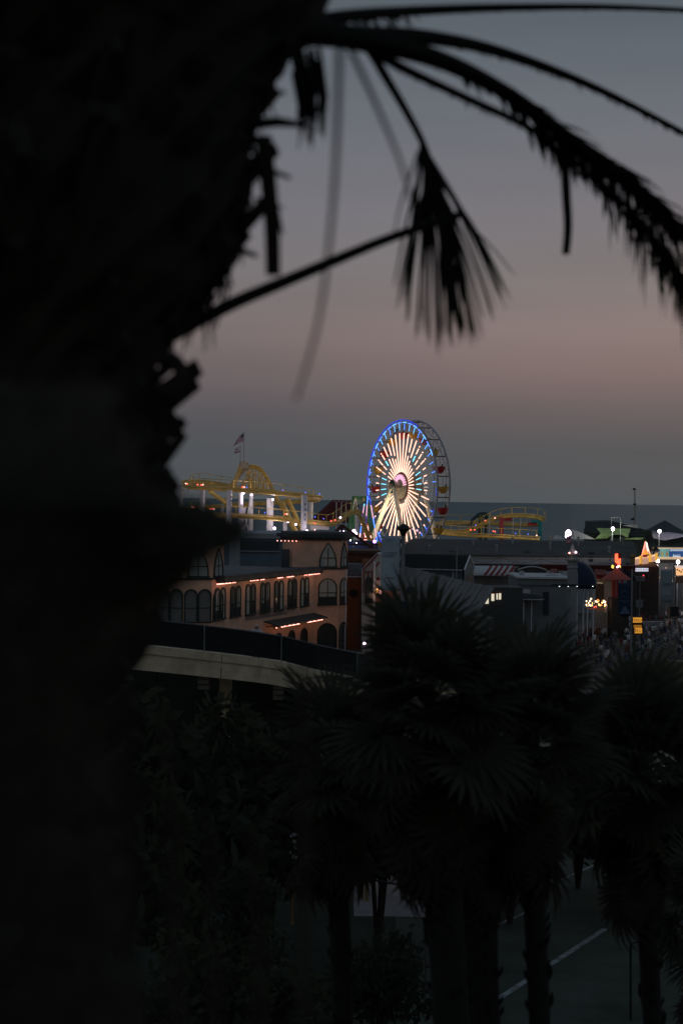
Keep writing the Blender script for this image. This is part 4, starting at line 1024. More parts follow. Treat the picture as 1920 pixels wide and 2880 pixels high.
for k, (w_, h_) in enumerate(((1.6, 5), (1.2, 3.2), (1.5, 3), (1.2, 3), (1.8, 3.2), (1.0, 3), (.8, 5), (1.2, 3.2))):
    x = 1891.5 + k * 2.6; flat(t, 'painted_stroke', MATS['board_text'], [(x, 1563), (x + w_, 1563), (x + w_ * .8, 1563 - h_), (x + .3, 1563 - h_ * .8)], 276.0, .04)
MB().box((P(1890, 1565, 276).x, 275.95, P(1890, 1566, 276).z), (P(1912, 1565, 276).x, 276.0, P(1890, 1564, 276).z)).build('text_line', MATS['board_text'], t)
lamppost('white floodlight below the teal billboard', 1848, 1578, 270, .3, E_white, 650)
lamppost('white floodlight at the edge of the picture below the blue billboard', 1905, 1580, 270, .3, E_white, 650)
t = thing('food_stall', 'warm lit food stall with white awning at the end of the crowd', 'stall', (*P(1908, 1640, 262).xy, ZD))
flat(t, 'lit_interior', emit('stall_glow', (1, .55, .25), .9, True), [(1900, 1618), (1940, 1618), (1940, 1598), (1900, 1598)], 262, .2)
flat(t, 'awning', emit('stall_awning', (1, .75, .65), .7), [(1892, 1591), (1940, 1591), (1940, 1600), (1902, 1598)], 261.4, .5)
flat(t, 'counter', mat('counter_brown', (.25, .15, .1), .8), [(1898, 1640), (1940, 1640), (1940, 1620), (1898, 1620)], 261.8, .8)
for k in range(7): MB().box((P(1902 + 5 * k, 1600, 261.9).x, 261.8, P(1902, 1604 + (k * 3) % 9, 262).z), (P(1905 + 5 * k, 1600, 262).x, 261.95, P(1902, 1600 + (k * 3) % 9, 262).z)).build('menu_card', mat('menu_card', (.2, .1, .05), .8), t)
for x in (1899, 1938): MB().tube([P(x, 1600, 262.4), (P(x, 1600, 262.4).x, 262.4, ZD)], .08, 5).build('post', black, t)

# ------------------------------------------------------------------ far roofs beyond the hall
base = P(1730, 1510, 345); base.z = ZD
t = thing('green_lit_pavilion', 'dark sloping pavilion with its white awning lit green', 'building', base)
blk(t, 'wall', mat('pavilion_dark', (.06, .075, .07), .85), 1664, 1830, 1490, 348, 12)
MB().prism([P(1662, 1500, 347), P(1840, 1510, 347), P(1830, 1494, 347), P(1720, 1465, 350), P(1664, 1468, 350)], (0, 10, .1)).build('roof', mat('pavilion_roof', (.045, .055, .055), .85, .3), t)
lime = mat('lime_lit_awning', (.40, .55, .22), .8, .2)  # green light on the white awning is put into its colour
MB().prism([P(1672, 1516, 344), P(1706, 1514, 344), P(1722, 1504, 343.6), P(1745, 1503, 343.6), P(1764, 1513, 344), P(1772, 1487, 346), P(1676, 1485, 346), P(1688, 1500, 345)], (0, .2, 0)).build('awning', lime, t)
MB().prism([P(1748, 1516, 344), P(1800, 1518, 344), P(1812, 1513, 344), P(1790, 1512, 344)], (0, .2, 0)).build('awning', lime, t)
flat(t, 'white_gable', white_w, [(1750, 1478), (1792, 1486), (1792, 1475)], 347, .2)
for (x0, x1, y0) in ((1718, 1744, 1456), (1590, 1604, 1460)):
    t3 = thing('light_frame', 'slim goal-shaped light frame above the green lit awning' if x0 > 1700 else 'slim light frame behind the conical pole top', 'frame', (*P(x0, 1510, 340).xy, ZD))
    for x in (x0, x1): MB().tube([P(x, y0, 340), (P(x, y0, 340).x, 340, ZD)], .07, 5).build('post', steel, t3)
    MB().tube([P(x0, y0, 340), P(x1, y0, 340)], .07, 5).build('top_bar', steel, t3)
lamppost('white floodlight shining on the green awning', 1722, 1487, 338, .36, E_white, 520, (.9, 1, .75))
lamppost('white floodlight beside the grey pyramid roof', 1853, 1494, 334, .36, E_white, 450, (1, .92, .97))
lamppost('large white floodlight behind the small striped flag', 1597, 1500, 330, .62, E_viol, 380, (1, .93, .95), ((-3, 8, .45), (0, -5, .4)))
base = P(1875, 1510, 342); base.z = ZD
t = thing('pyramid_roof_pavilion', 'dark pyramid roofed pavilion with a pale lit awning', 'building', base)
apx = P(1868, 1463, 350); pr = [P(1822, 1492, 344), P(1930, 1502, 344), P(1935, 1500, 356), P(1815, 1490, 356)]
MB().add([apx] + pr, [(0, 2, 1), (0, 3, 2), (0, 4, 3), (0, 1, 4), (1, 2, 3, 4)]).build('roof', mat('pyramid_roof', (.05, .062, .065), .8, .2), t)
MB().prism([P(1832, 1501, 341), P(1836, 1514, 341), P(1868, 1520, 341), P(1935, 1507, 341), P(1920, 1503, 343), P(1880, 1497, 343)], (0, .3, 0)).build('awning', mat('pale_awning', (.62, .56, .62), .8), t)
blk(t, 'wall', mat('pavilion_wall2', (.05, .06, .06), .85), 1826, 1940, 1508, 346, 8)
base = P(1640, 1510, 338); base.z = ZD
t = thing('white_sail_roof', 'white lit sail roof sloping away from the big floodlight', 'canopy', base)
MB().prism([P(1606, 1516, 338), P(1672, 1516, 338), P(1640, 1501, 340), P(1608, 1488, 341)], (0, .3, 0)).build('sail', mat('sail_white', (.6, .57, .55), .8), t)
MB().prism([P(1555, 1515, 338), P(1584, 1516, 338), P(1572, 1506, 340), P(1558, 1505, 341)], (0, .3, 0)).build('sail', mat('sail_grey', (.45, .46, .44), .8), t)
MB().prism([P(1541, 1516, 339), P(1552, 1516, 339), P(1546, 1506, 339)], (0, .3, 0)).build('pennant', mat('pennant_buff', (.5, .36, .24), .8), t)
MB().tube([P(1608, 1488, 341), (P(1608, 1488, 341).x, 341, ZD)], .1, 5).build('mast', steel, t)
t = thing('radio_mast', 'thin dark mast rising above the horizon over the sloping pavilion', 'mast', (*P(1784, 1500, 352).xy, ZD))
MB().tube([P(1782, 1372, 352), P(1783, 1420, 352), (P(1783, 1420, 352).x, 352, ZD)], [.08, .1, .16], 6).build('pole', steel, t)
MB().tube([P(1786, 1374, 352.2), P(1786, 1470, 352.2)], .05, 5).build('cable', steel, t)
MB().box((P(1780, 1418, 351.8).x, 351.7, P(1783, 1421, 352).z), (P(1787, 1418, 352).x, 352.3, P(1783, 1416, 352).z)).build('bracket', black, t)
MB().box((P(1779, 1375, 351.8).x, 351.7, P(1783, 1378, 352).z), (P(1785, 1375, 352).x, 352.3, P(1783, 1373, 352).z)).build('antenna', black, t)
flat(t, 'loudspeaker', black, [(1772, 1464), (1782, 1462), (1782, 1456), (1774, 1458)], 351.6, .5)

# ------------------------------------------------------------------ column with cone, dome canopy, red kiosk
base = P(1605, 1790, 190); base.z = ZD
t = thing('cone_topped_column', 'tall grey column with a lit cone top and a lamp arm', 'column', base)
pz = lambda y: P(1605, y, 190).z - ZD
x0 = P(1607, 1660, 190).x
pr_ = [(.50, 0), (.50, pz(1640)), (.53, pz(1625)), (.53, pz(1600)), (.62, pz(1598)), (.62, pz(1594)), (.53, pz(1592)), (.55, pz(1578)), (.85, pz(1576)), (.85, pz(1571)), (.5, pz(1570)), (.5, pz(1562)), (.8, pz(1560)), (.8, pz(1556)), (.3, pz(1555))]
colm = mat('column_grey', (.26, .28, .28), .6, .2, .5)
MB().lathe(pr_, 16, (x0, 190, ZD)).build('shaft', colm, t)
MB().lathe([(.42, pz(1556)), (.02, pz(1528))], 12, (x0, 190, ZD)).build('cone', mat('cone_grey', (.5, .5, .46), .5), t)
winst('cone_lamp', bulb_mesh('cone_lamp', .13, emit('cone_pink', (1, .55, .7), 4)), t, P(1618, 1553, 189.2)); winst('cone_lamp', bulb_mesh('cone_lamp', .1, E_bulb), t, P(1600, 1555, 189.0))
point('cone_light', P(1598, 1556, 188.6), t, 2.5, (1, .85, .7), .1)
MB().tube([P(1550, 1645, 189.3), P(1672, 1645, 189.3)], .09, 6).build('lamp_arm', black, t)
MB().tube([P(1578, 1646, 189.3), P(1602, 1664, 189.6)], .06, 5).build('arm_brace', steel, t)
for x in (1571.5, 1596, 1621, 1665):
    p = P(x, 1646.5, 189.1); MB().lathe([(.2, .12), (.26, -.05), (.2, -.1)], 8, p).build('lamp_hood', black, t); winst('arm_lamp', bulb_mesh('arm_lamp', .085, emit('arm_white', (.85, 1, 1), 3)), t, p - Vector((0, .15, .05)))
flagp = thing('flag', 'small striped flag flying above the grey cone', 'flag', (x0, 190, P(1606, 1530, 190).z))
MB().tube([(x0, 190, P(1606, 1531, 190).z), (x0 + .03, 190, P(1606, 1496, 190).z)], .035, 5).build('flag_pole', steel, flagp)
for k in range(9):
    y0_ = 1505 + k * 2.3
    MB().prism([P(1605, y0_, 190), P(1605, y0_ + 2.25, 190), P(1591, y0_ + 6.2, 190), P(1591, y0_ + 4, 190)], (0, .02, 0)).build('stripe' if k > 3 else 'canton', MATS['flag_red'] if k % 2 == 0 else MATS['flag_white'] if k > 3 else MATS['flag_blue'], flagp)
base = P(1642, 1700, 226); base.z = ZD
t = thing('dome_canopy', 'dark blue quarter-dome canopy beside the grey column', 'canopy', base)
c = P(1618, 1648, 226); rr = 54 * mpp(226); vs = []; fs = []
nu, nv = 10, 8
for i in range(nu + 1):
    th = PI / 2 * i / nu
    for j in range(nv + 1):
        ph = PI * j / nv
        vs.append(c + Vector((rr * math.sin(th) * 1.0 if True else 0, 0, 0)) * 0 + Vector((rr * math.cos(th) * math.sin(ph / 2 + PI / 4 * 0) , -rr * .8 * math.cos(th) * math.cos(ph / 2), rr * 1.22 * math.sin(th))))
for i in range(nu):
    for j in range(nv): fs.append((i * (nv + 1) + j, (i + 1) * (nv + 1) + j, (i + 1) * (nv + 1) + j + 1, i * (nv + 1) + j + 1))
o = MB().add(vs, fs).build('dome', mat('navy_dome', (.016, .028, .06), .8, .2), t); o.modifiers.new('s', 'SOLIDIFY').thickness = .08
blk(t, 'fascia', mat('navy_fascia', (.014, .022, .045), .8), 1616, 1674, 1648, 225.2, 1.0, 1656)
for x in (1622, 1640, 1652, 1668): MB().tube([P(x, 1652, 225.6), (P(x, 1652, 225.6).x, 225.6, ZD)], .09, 6).build('post', whi, t)
MB().tube([c + Vector((rr, -.1, 0)).lerp(Vector((rr, -.1, 0)), 1) if False else c + Vector((rr * 1.06 * math.cos(a), .25, rr * 1.28 * math.sin(a))) for a in [PI / 2 * i / 12 for i in range(13)]], .16, 6).build('dome_rib', mat('rib_grey', (.22, .24, .25), .7), t)
base = P(1720, 1680, 236); base.z = ZD
t = thing('red_roofed_kiosk', 'white kiosk with red conical roof below a red neon sign', 'kiosk', base)
redk = mat('kiosk_red', (.35, .05, .035), .7, .2)
blk(t, 'base_wall', mat('kiosk_base', (.05, .045, .04), .85), 1718, 1768, 1684, 232.6, 3)
blk(t, 'wall', mat('kiosk_cream', (.45, .40, .34), .8), 1676, 1722, 1626, 238, 5)
blk(t, 'red_band', mat('kiosk_dark_red', (.18, .02, .02), .8), 1676, 1730, 1617, 237.4, 5, 1627)
flat(t, 'doorway', mat('doorway_dim', (.10, .07, .05), .8), [(1674, 1700), (1697, 1700), (1697, 1637), (1674, 1637)], 237.9, .06)
flat(t, 'sign_strip', emit('sign_dim_warm', (.6, .45, .3), .25), [(1674, 1641), (1694, 1642), (1694, 1638), (1674, 1637)], 237.8, .06)
flat(t, 'poster', mat('poster_red_white', (.4, .2, .18), .9, .5, 3.0), [(1672, 1614), (1702, 1616), (1702, 1603), (1672, 1601)], 239, .2)
k = 12; apx = P(1733, 1597, 234); rim = [P(1733, 1630, 234) + Vector((2.15 * math.cos(2 * PI * i / k), 2.15 * math.sin(2 * PI * i / k), .12 * (i % 2))) for i in range(k)]
MB().add([apx] + rim, [(0, 1 + i, 1 + (i + 1) % k) for i in range(k)] + [tuple(range(k, 0, -1))]).build('cone_roof', mat('kiosk_coral', (.34, .10, .07), .7, .15), t)
for x in (1722, 1728, 1735, 1748): MB().tube([P(x, 1632, 234), (P(x, 1632, 234).x, 234, ZD)], .13, 6).build('red_post', redk, t)
MB().prism([P(1748, 1620, 240), P(1790, 1636, 240), P(1790, 1628, 240), P(1752, 1598, 240)], (0, 3, 0)).build('navy_awning', mat('navy_fascia', (.014, .022, .045), .8), t)
neon = thing('neon_sign', 'red neon sign of tall strokes above the conical red roof', 'sign', P(1735, 1595, 234.6))
E_neon = emit('neon_red', (1, .10, .04), 2.6, True)
for (x0_, y0_, x1_, y1_) in ((1730, 1558, 1730, 1580), (1734, 1557, 1735, 1582), (1730, 1580, 1738, 1585), (1737, 1572, 1739, 1586), (1742, 1571, 1742, 1585), (1739, 1578, 1743, 1574), (1736, 1588, 1742, 1588)):
    MB().tube([P(x0_, y0_, 234.4), P(x1_, y1_, 234.4)], .11, 6).build('neon_tube', E_neon, neon)
MB().box((P(1727, 1600, 234.7).x, 234.7, apx.z - .4), (P(1745, 1600, 234.7).x, 235.0, P(1735, 1556, 235).z)).build('backing', mat('neon_backing', (.08, .02, .02), .8), neon)
for (x0_, y0_, x1_, y1_, m) in ((1719, 1590, 1725, 1593, emit('neon_yellow', (1, .8, .15), 1.2)), (1718, 1594, 1724, 1598, MATS['neon_yellow']), (1741, 1590, 1743, 1596, MATS['neon_yellow']), (1733, 1596, 1737, 1594, E_viol), (1737, 1594, 1739, 1591, E_viol)):
    MB().tube([P(x0_, y0_, 234.3), P(x1_, y1_, 234.3)], .1, 5).build('neon_tube', m, neon)
MB().tube([P(1717, 1597, 234.8), P(1745, 1592, 234.8)], .05, 5).build('support_bar', black, neon)
point('neon_light', P(1737, 1580, 233), neon, 9, (1, .15, .06), .5)

# dim shop fronts behind the crowd
t = thing('shop_row', 'dim shop fronts with scattered small lights behind the crowd', 'shopfront', (*P(1830, 1640, 284).xy, ZD))
blk(t, 'wall', mat('shop_wall_dim', (.07, .075, .07), .85, .4, .5), 1786, 1990, 1584, 274.5, 2)
random.seed(11)
dimw = [emit('shop_dim_a', (.75, .7, .35), .35), emit('shop_dim_b', (.6, .6, .5), .3), emit('shop_dim_c', (.9, .6, .3), .3)]
for k in range(26):
    x = random.uniform(1790, 1890); y = random.uniform(1588, 1632); w_ = random.uniform(1.5, 4.5); h_ = random.uniform(1.5, 5)
    flat(t, 'lit_card', dimw[k % 3], [(x, y + h_), (x + w_, y + h_), (x + w_, y), (x, y)], 274.2, .08)
for k in range(6): blk(t, 'shop_opening', glassy, 1790 + 22 * k, 1806 + 22 * k, 1612, 274.35, .06)

lamppost('small violet lamp beside the foot of the octagonal tower', 1024, 1808, 128, .13, E_viol, 2, (1, .8, 1))
lamppost('tiny amber lamp between the palm leaves below the banner pole', 1112, 1770, 150, .1, emit('amber_spot', (1, .5, .1), 1.2))
# ------------------------------------------------------------------ poles, banners, cart, signs, stair railing, people
def banner_pole(label, xpole, ytop, ybase, D, bx0, bx1, by0, by1, m, seg, lamp=True, wpx=12, skew=3):
    top = P(xpole, ytop, D); zb = P(xpole, ybase, D).z
    t = thing('banner_pole', label, 'banner pole', (top.x, D, zb))
    r = wpx / 2 * mpp(D)
    MB().lathe([(r * 1.6, 0), (r * 1.6, .3), (r, .4), (r * .8, top.z - zb)], 8, (top.x, D, zb)).build('pole', mat('pole_grey', (.24, .25, .25), .6, .15), t)
    if lamp: MB().lathe([(.05, .35), (.3, .22), (.42, .05), (.2, -.1), (.14, -.35)], 10, (top.x, D, top.z)).build('lamp_head', black, t)
    for y in (by0, by1):
        MB().tube([P(xpole, y + 2, D), P(bx0 if abs(bx0 - xpole) > abs(bx1 - xpole) else bx1, y + 2, D)], .025, 5).build('bracket_arm', black, t)
    n = 9; vs = []; fs = []
    for i in range(n + 1):
        for j in range(5):
            f, g = i / n, j / 4
            sag = 6 * math.sin(PI * g) if i == n else 0
            p = P(bx0 + (bx1 - bx0) * g - skew * f, by0 + (by1 - by0) * f + sag, D - .1); p.y += .07 * math.sin(g * 5 + f * 3); vs.append(p)
    for i in range(n):
        for j in range(4): fs.append((i * 5 + j, i * 5 + j + 1, (i + 1) * 5 + j + 1, (i + 1) * 5 + j))
    o = MB().add(vs, fs).build('banner', m, t, smooth=True); o.modifiers.new('s', 'SOLIDIFY').thickness = .015
    for txt, px, py, size, tm in seg: text(txt, size, tm, t, Matrix.Translation(P(px, py, D - .24)) @ FACE, ext=.004)
    return t, o
gb = mat('grey_banner', (.40, .48, .53), .8, .12, .8); ink = mat('banner_ink', (.06, .08, .10), .8); inkr = mat('banner_red_ink', (.30, .08, .09), .8)
t, o = banner_pole('tall lamp pole with a long pale grey banner in front of the wheel', 1134, 1490, 1905, 97, 1073, 1125, 1507, 1657, gb,
            (('A PERFECT', 1098, 1556, .16, ink), ('BENNET', 1091, 1564, .17, ink), ('SEPTEMBER', 1094, 1626, .11, ink)))
for k, s in ((0, 1.0), (1, .6)):
    c = P(1096, 1520 + 3 * k, 96.7)
    MB().tube([c + Vector((s * .28 * math.cos(a), 0, s * .09 * math.sin(a))) for a in [PI * (.1 + .8 * i / 8) for i in range(9)]], .012, 4).build('banner_emblem', ink, t)
b = MB().box((P(1118, 1691, 97).x, 96.7, P(1118, 1711, 97).z), (P(1142, 1691, 97).x, 96.8, P(1118, 1691, 97).z)).build('blue_sign', mat('blue_sign', (.02, .035, .10), .7), t)
nb = mat('navy_banner', (.022, .04, .075), .8, .15)
t, o = banner_pole('pole with a dark navy banner beside the crowd', 1776, 1600, 1852, 185, 1737, 1772, 1640, 1729, nb, (), False, 6, 0)
for k in range(7):
    a = PI * (.12 + .76 * k / 6); c = P(1754, 1671, 184.6); q1, q2 = .28, .42
    MB().tube([c + Vector((q1 * math.cos(a), 0, q1 * math.sin(a))), c + Vector((q2 * math.cos(a), 0, q2 * math.sin(a)))], .03, 4).build('banner_emblem', mat('navy_print', (.10, .15, .2), .8), t)
MB().prism([P(1738, 1727, 184.7), P(1771, 1727, 184.7), P(1765, 1716, 184.7), P(1757, 1705, 184.7), P(1752, 1706, 184.7), P(1747, 1718, 184.7)], (0, .02, 0)).build('banner_print', mat('navy_print2', (.10, .16, .22), .8), t)
for y, x0_, x1_ in ((1678, 1746, 1763), (1689, 1738, 1771), (1694, 1748, 1760)): MB().box((P(x0_, y, 184.7).x, 184.65, P(x0_, y + .8, 185).z), (P(x1_, y, 184.7).x, 184.7, P(x0_, y - .8, 185).z)).build('banner_print', MATS['navy_print'], t)
t, o = banner_pole('tall pole with a pale grey banner above the stair railing', 1894, 1585, 1792, 176, 1857, 1889, 1602, 1690, mat('grey_banner2', (.26, .33, .35), .8, .12, .8), (), False, 6, 0)
for y in (1640, 1643, 1675): MB().box((P(1860, y, 175.7).x, 175.65, P(1860, y + .7, 176).z), (P(1887, y, 175.7).x, 175.7, P(1860, y - .7, 176).z)).build('banner_print', mat('grey_print', (.15, .19, .2), .8), t)
MB().box((P(1882, 1705, 175.7).x, 175.4, P(1882, 1733, 176).z), (P(1906, 1705, 175.7).x, 175.6, P(1882, 1705, 176).z)).build('traffic_signal', black, t)

# string-lit cart
t = thing('lit_cart', 'snack cart hung with many small warm lights in the crowd', 'cart', (*P(1675, 1740, 233).xy, ZD))
zc = P(1675, 1708, 233).z
xa, xb = P(1650, 1700, 233).x, P(1705, 1700, 233).x
MB().box((xa, 233, ZD + .35), (xb, 234.4, ZD + 1.3)).build('body', mat('cart_brown', (.12, .06, .04), .8), t)
MB().box((xa - .1, 232.8, P(1675, 1712, 233).z - .08), (xb + .1, 234.6, P(1675, 1712, 233).z)).build('roof', mat('cart_roof', (.2, .05, .04), .8), t)
for x in (xa + .05, xb - .05):
    for y in (233.05, 234.3): MB().tube([(x, y, ZD + 1.3), (x, y, P(1675, 1712, 233).z - .08)], .04, 5).build('post', steel, t)
for x in (xa + .4, xb - .4):
    MB().tube([(x, 232.98, ZD + .36), (x, 232.86, ZD + .36)], .36, 12).build('wheel', black, t)
wb = [bulb_mesh('bulb', .12, emit('cart_a', (1, .55, .18), 3.2)), bulb_mesh('bulb', .12, emit('cart_b', (1, .75, .45), 3.5)), bulb_mesh('bulb', .08, emit('cart_c', (1, .35, .1), 2.2))]
random.seed(5)
for i in range(34):
    x = 1648 + 56 * random.random(); y = 1686 + 16 * random.random() ** .8 + abs(x - 1676) * .12
    winst('bulb', wb[i % 3], t, P(x, y, 232.5 + random.random() * 1.2))
winst('bulb', bulb_mesh('bulb', .15, emit('cart_pink', (1, .5, .75), 4)), t, P(1699, 1693, 232.3)); winst('bulb', wb[1], t, P(1661, 1684, 232.4))
for x, y in ((1668, 1707), (1675, 1706), (1670, 1708)): winst('bulb', bulb_mesh('bulb', .09, E_red), t, P(x, y, 232.4))
fr = MB()
for i in range(9): fr.tube([P(1648 + 7 * i, 1704, 233.3), P(1650 + 6.6 * i, 1684, 233.3)], .02, 4)
fr.build('light_rack', steel, t); point('cart_light', P(1676, 1704, 231.6), t, 40, (1, .6, .25), .4)
flat(t, 'side_panel', mat('cart_pale', (.5, .45, .42), .8), [(1699, 1722), (1703, 1722), (1705, 1702), (1701, 1702)], 232.7, .1)

# amber message board
t = thing('message_board', 'amber lit message board with dark letters behind the navy banner pole', 'sign', (*P(1792, 1790, 188).xy, ZD))
E_amb = emit('amber_panel', (1, .42, .05), .62)
E_amb2 = emit('amber_dim', (1, .40, .05), .22)
flat(t, 'lit_panel', E_amb, [(1779, 1751), (1804, 1751), (1804, 1737), (1779, 1737)], 188, .15)
flat(t, 'lit_panel', E_amb2, [(1781, 1765), (1803, 1765), (1803, 1758), (1781, 1758)], 188, .15)
flat(t, 'lit_panel', E_amb, [(1784, 1781), (1804, 1781), (1804, 1766), (1784, 1766)], 188, .15)
text('TENUS', .40, black, t, Matrix.Translation(P(1791, 1745, 187.95)) @ FACE, ext=.01)
text('ELL', .50, black, t, Matrix.Translation(P(1793, 1774, 187.95)) @ FACE, ext=.01)
flat(t, 'housing', black, [(1776, 1784), (1807, 1784), (1807, 1734), (1776, 1734)], 188.2, .3)
for x in (1782, 1802): MB().tube([P(x, 1783, 188.4), (P(x, 1783, 188.4).x, 188.4, ZD)], .06, 5).build('leg', black, t)
# road signs in the crowd
for lab, x0_, x1_, y0_, y1_, txt, D in (('small white trail sign reading 66 above the crowd', 1785, 1812, 1620, 1634, '66', 240), ('white upright board with a dark figure eight mark in the crowd', 1787, 1806, 1687, 1708, '6', 205)):
    t = thing('street_sign', lab, 'sign', (*P((x0_ + x1_) / 2, y1_, D).xy, ZD))
    flat(t, 'plate', mat('sign_plate', (.20, .22, .22), .8), [(x0_, y1_), (x1_, y1_), (x1_, y0_), (x0_, y0_)], D, .05)
    text(txt, .55, ink, t, Matrix.Translation(P((x0_ + x1_) / 2, (y0_ + y1_) / 2, D - .03)) @ FACE, ext=.005)
    MB().tube([P((x0_ + x1_) / 2, y0_, D + .1), (P((x0_ + x1_) / 2, y0_, D + .1).x, D + .1, ZD)], .05, 5).build('post', steel, t)
t = thing('red_signal', 'small red signal lamp just below the PLAYLAND sign', 'signal', (*P(1808, 1640, 252).xy, ZD))
MB().lathe([(.12, -.3), (.2, -.1), (.14, .15), (.04, .3)], 8, P(1808, 1622, 251.8)).build('lens', emit('signal_red', (1, .06, .08), 1.6), t); MB().tube([P(1808, 1624, 252), (P(1808, 1624, 252).x, 252, ZD)], .06, 5).build('post', black, t)
# boards by the cone topped column
t = thing('notice_boards', 'two large grey information panels at the foot of the grey column', 'sign', (*P(1585, 1790, 243).xy, ZD))
flat(t, 'panel', mat('panel_grey', (.16, .18, .175), .8, .2), [(1567, 1745), (1600, 1745), (1600, 1668), (1567, 1668)], 243, .15)
flat(t, 'panel', mat('panel_grey2', (.20, .22, .215), .8, .2), [(1567, 1776), (1602, 1776), (1602, 1740), (1567, 1740)], 242.7, .15)
for y in (1700, 1746, 1752, 1758): MB().box((P(1572, y, 242.5).x, 242.4, P(1572, y + .8, 243).z), (P(1596, y, 242.6).x, 242.5, P(1572, y - .8, 243).z)).build('printed_line', ink, t)
flat(t, 'edge_light', emit('edge_white', (.8, 1, 1), .6), [(1564, 1692), (1566, 1692), (1566, 1680), (1564, 1680)], 242.9, .1)
flat(t, 'edge_light', MATS['edge_white'], [(1564, 1719), (1567, 1719), (1566, 1706), (1564, 1706)], 242.9, .1)
for x in (1570, 1598): MB().tube([P(x, 1745, 243.3), (P(x, 1745, 243.3).x, 243.3, ZD)], .07, 5).build('post', steel, t)
# barriers
bwm = mat('barrier_pale', (.30, .33, .33), .8, .2)
for i, (x0_, x1_, y0_, y1_, D, lab) in enumerate(((1658, 1713, 1745, 1772, 246, 'pale barrier table below the lit cart'), (1808, 1860, 1746, 1776, 242, 'pale barrier next to the amber message board'))):
    t = thing('barrier', lab, 'barrier', (*P((x0_ + x1_) / 2, y1_, D).xy, ZD))
    flat(t, 'panel', bwm, [(x0_, y1_), (x1_ - 8, y1_), (x1_ - 8, y0_ + 4), (x0_, y0_ + 4)], D, .1)
    MB().tube([P(x0_ - 2, y0_ + 2, D), P(x1_ + 3, y0_ + 2, D)], .05, 5).build('rail', whi, t)
    for x in (x0_, x1_): MB().tube([P(x, y0_ + 2, D), (P(x, y0_, D).x, D, ZD)], .05, 5).build('leg', whi, t)
# stair down from the deck with railings
t = thing('stair', 'concrete stair with steel railings climbing to the pier deck', 'stair', P(1740, 1900, 172))
a, c = P(1735, 1895, 172), P(1900, 1812, 172); rl = mat('stair_rail', (.20, .21, .19), .6)
MB().prism([a, c, c - Vector((0, 0, 1.1)), a - Vector((0, 0, 1.1))], (0, 3, 0)).build('stringer', mat('stair_concrete', (.16, .15, .12), .9, .3), t)
for k in range(16):
    p = a.lerp(c, k / 16); q_ = a.lerp(c, (k + 1) / 16); MB().box((p.x, 172.1, p.z + .01), (q_.x, 174.9, q_.z)).build('step', MATS['stair_concrete'], t)
for dy in (0, 2.9):
    for h in (.55, 1.1): MB().tube([a + Vector((0, dy, h)), c + Vector((0, dy, h))], .04, 5).build('handrail', rl, t)
    for k in range(9): p = a.lerp(c, k / 8) + Vector((0, dy, 0)); MB().tube([p, p + Vector((0, 0, 1.1))], .035, 5).build('rail_post', rl, t)
MB().box((P(1830, 1900, 174).x, 172.4, ZG), (P(1830, 1900, 174).x + 4, 175, P(1830, 1862, 172).z)).build('stair_wall', mat('olive_wall', (.14, .13, .08), .9, .2), t)

# people
def body_mesh(pose):
    me = bpy.data.meshes.new('person_rig'); s = 1
    hip, w_ = .92, .5
    V = {'pel': (0, 0, .95), 'sp': (0, 0, 1.15), 'ch': (0, 0, 1.38), 'nk': (0, 0, 1.52), 'hd': (0, -.02, 1.60), 'tp': (0, -.01, 1.76)}
    R = {'pel': .15, 'sp': .135, 'ch': .16, 'nk': .06, 'hd': .10, 'tp': .085}
    E = [('pel', 'sp'), ('sp', 'ch'), ('ch', 'nk'), ('nk', 'hd'), ('hd', 'tp')]
    for k, sx in (('l', -1), ('r', 1)):
        st = (.20 if (k == 'l') else -.20) if pose == 'walk' else .0
        V['h' + k] = (sx * .09, 0, .88); V['k' + k] = (sx * .10, -st * .6 - .02, .48); V['a' + k] = (sx * .10, -st * .5 + (.10 if st < 0 else 0), .09); V['t' + k] = (sx * .12, -st * .5 - .15, .04)
        V['s' + k] = (sx * .19, 0, 1.43)
        if pose == 'lean':
            V['e' + k] = (sx * .27, -.16, 1.22); V['w' + k] = (sx * .16, -.36, 1.28); V['f' + k] = (sx * .10, -.42, 1.30)
        elif pose == 'phone' and k == 'r':
            V['e' + k] = (sx * .26, -.06, 1.15); V['w' + k] = (sx * .12, -.27, 1.32); V['f' + k] = (sx * .09, -.31, 1.38)
        else:
            V['e' + k] = (sx * .25, st * .4 + .02, 1.14); V['w' + k] = (sx * .25, st * .8 - .05, .90); V['f' + k] = (sx * .24, st * .9 - .08, .80)
        R.update({'h' + k: .095, 'k' + k: .062, 'a' + k: .045, 't' + k: .04, 's' + k: .07, 'e' + k: .05, 'w' + k: .035, 'f' + k: .03})
        E += [('pel', 'h' + k), ('h' + k, 'k' + k), ('k' + k, 'a' + k), ('a' + k, 't' + k), ('ch', 's' + k), ('s' + k, 'e' + k), ('e' + k, 'w' + k), ('w' + k, 'f' + k)]
    names = list(V); ix = {n_: i for i, n_ in enumerate(names)}
    me.from_pydata([V[n_] for n_ in names], [(ix[a_], ix[b_]) for a_, b_ in E], [])
    o = bpy.data.objects.new('person_rig', me); COL.objects.link(o)
    md = o.modifiers.new('skin', 'SKIN'); md.use_smooth_shade = True
    for i, n_ in enumerate(names): me.skin_vertices[0].data[i].radius = (R[n_], R[n_]); me.skin_vertices[0].data[i].use_root = (n_ == 'pel')
    o.modifiers.new('sub', 'SUBSURF').levels = 1
    dg = bpy.context.evaluated_depsgraph_get(); out = bpy.data.meshes.new_from_object(o.evaluated_get(dg)); bpy.data.objects.remove(o); out.name = 'person'
    return out
skin = mat('skin_tone', (.30, .17, .11), .6, .1); hairm = mat('dark_hair', (.03, .02, .015), .7)
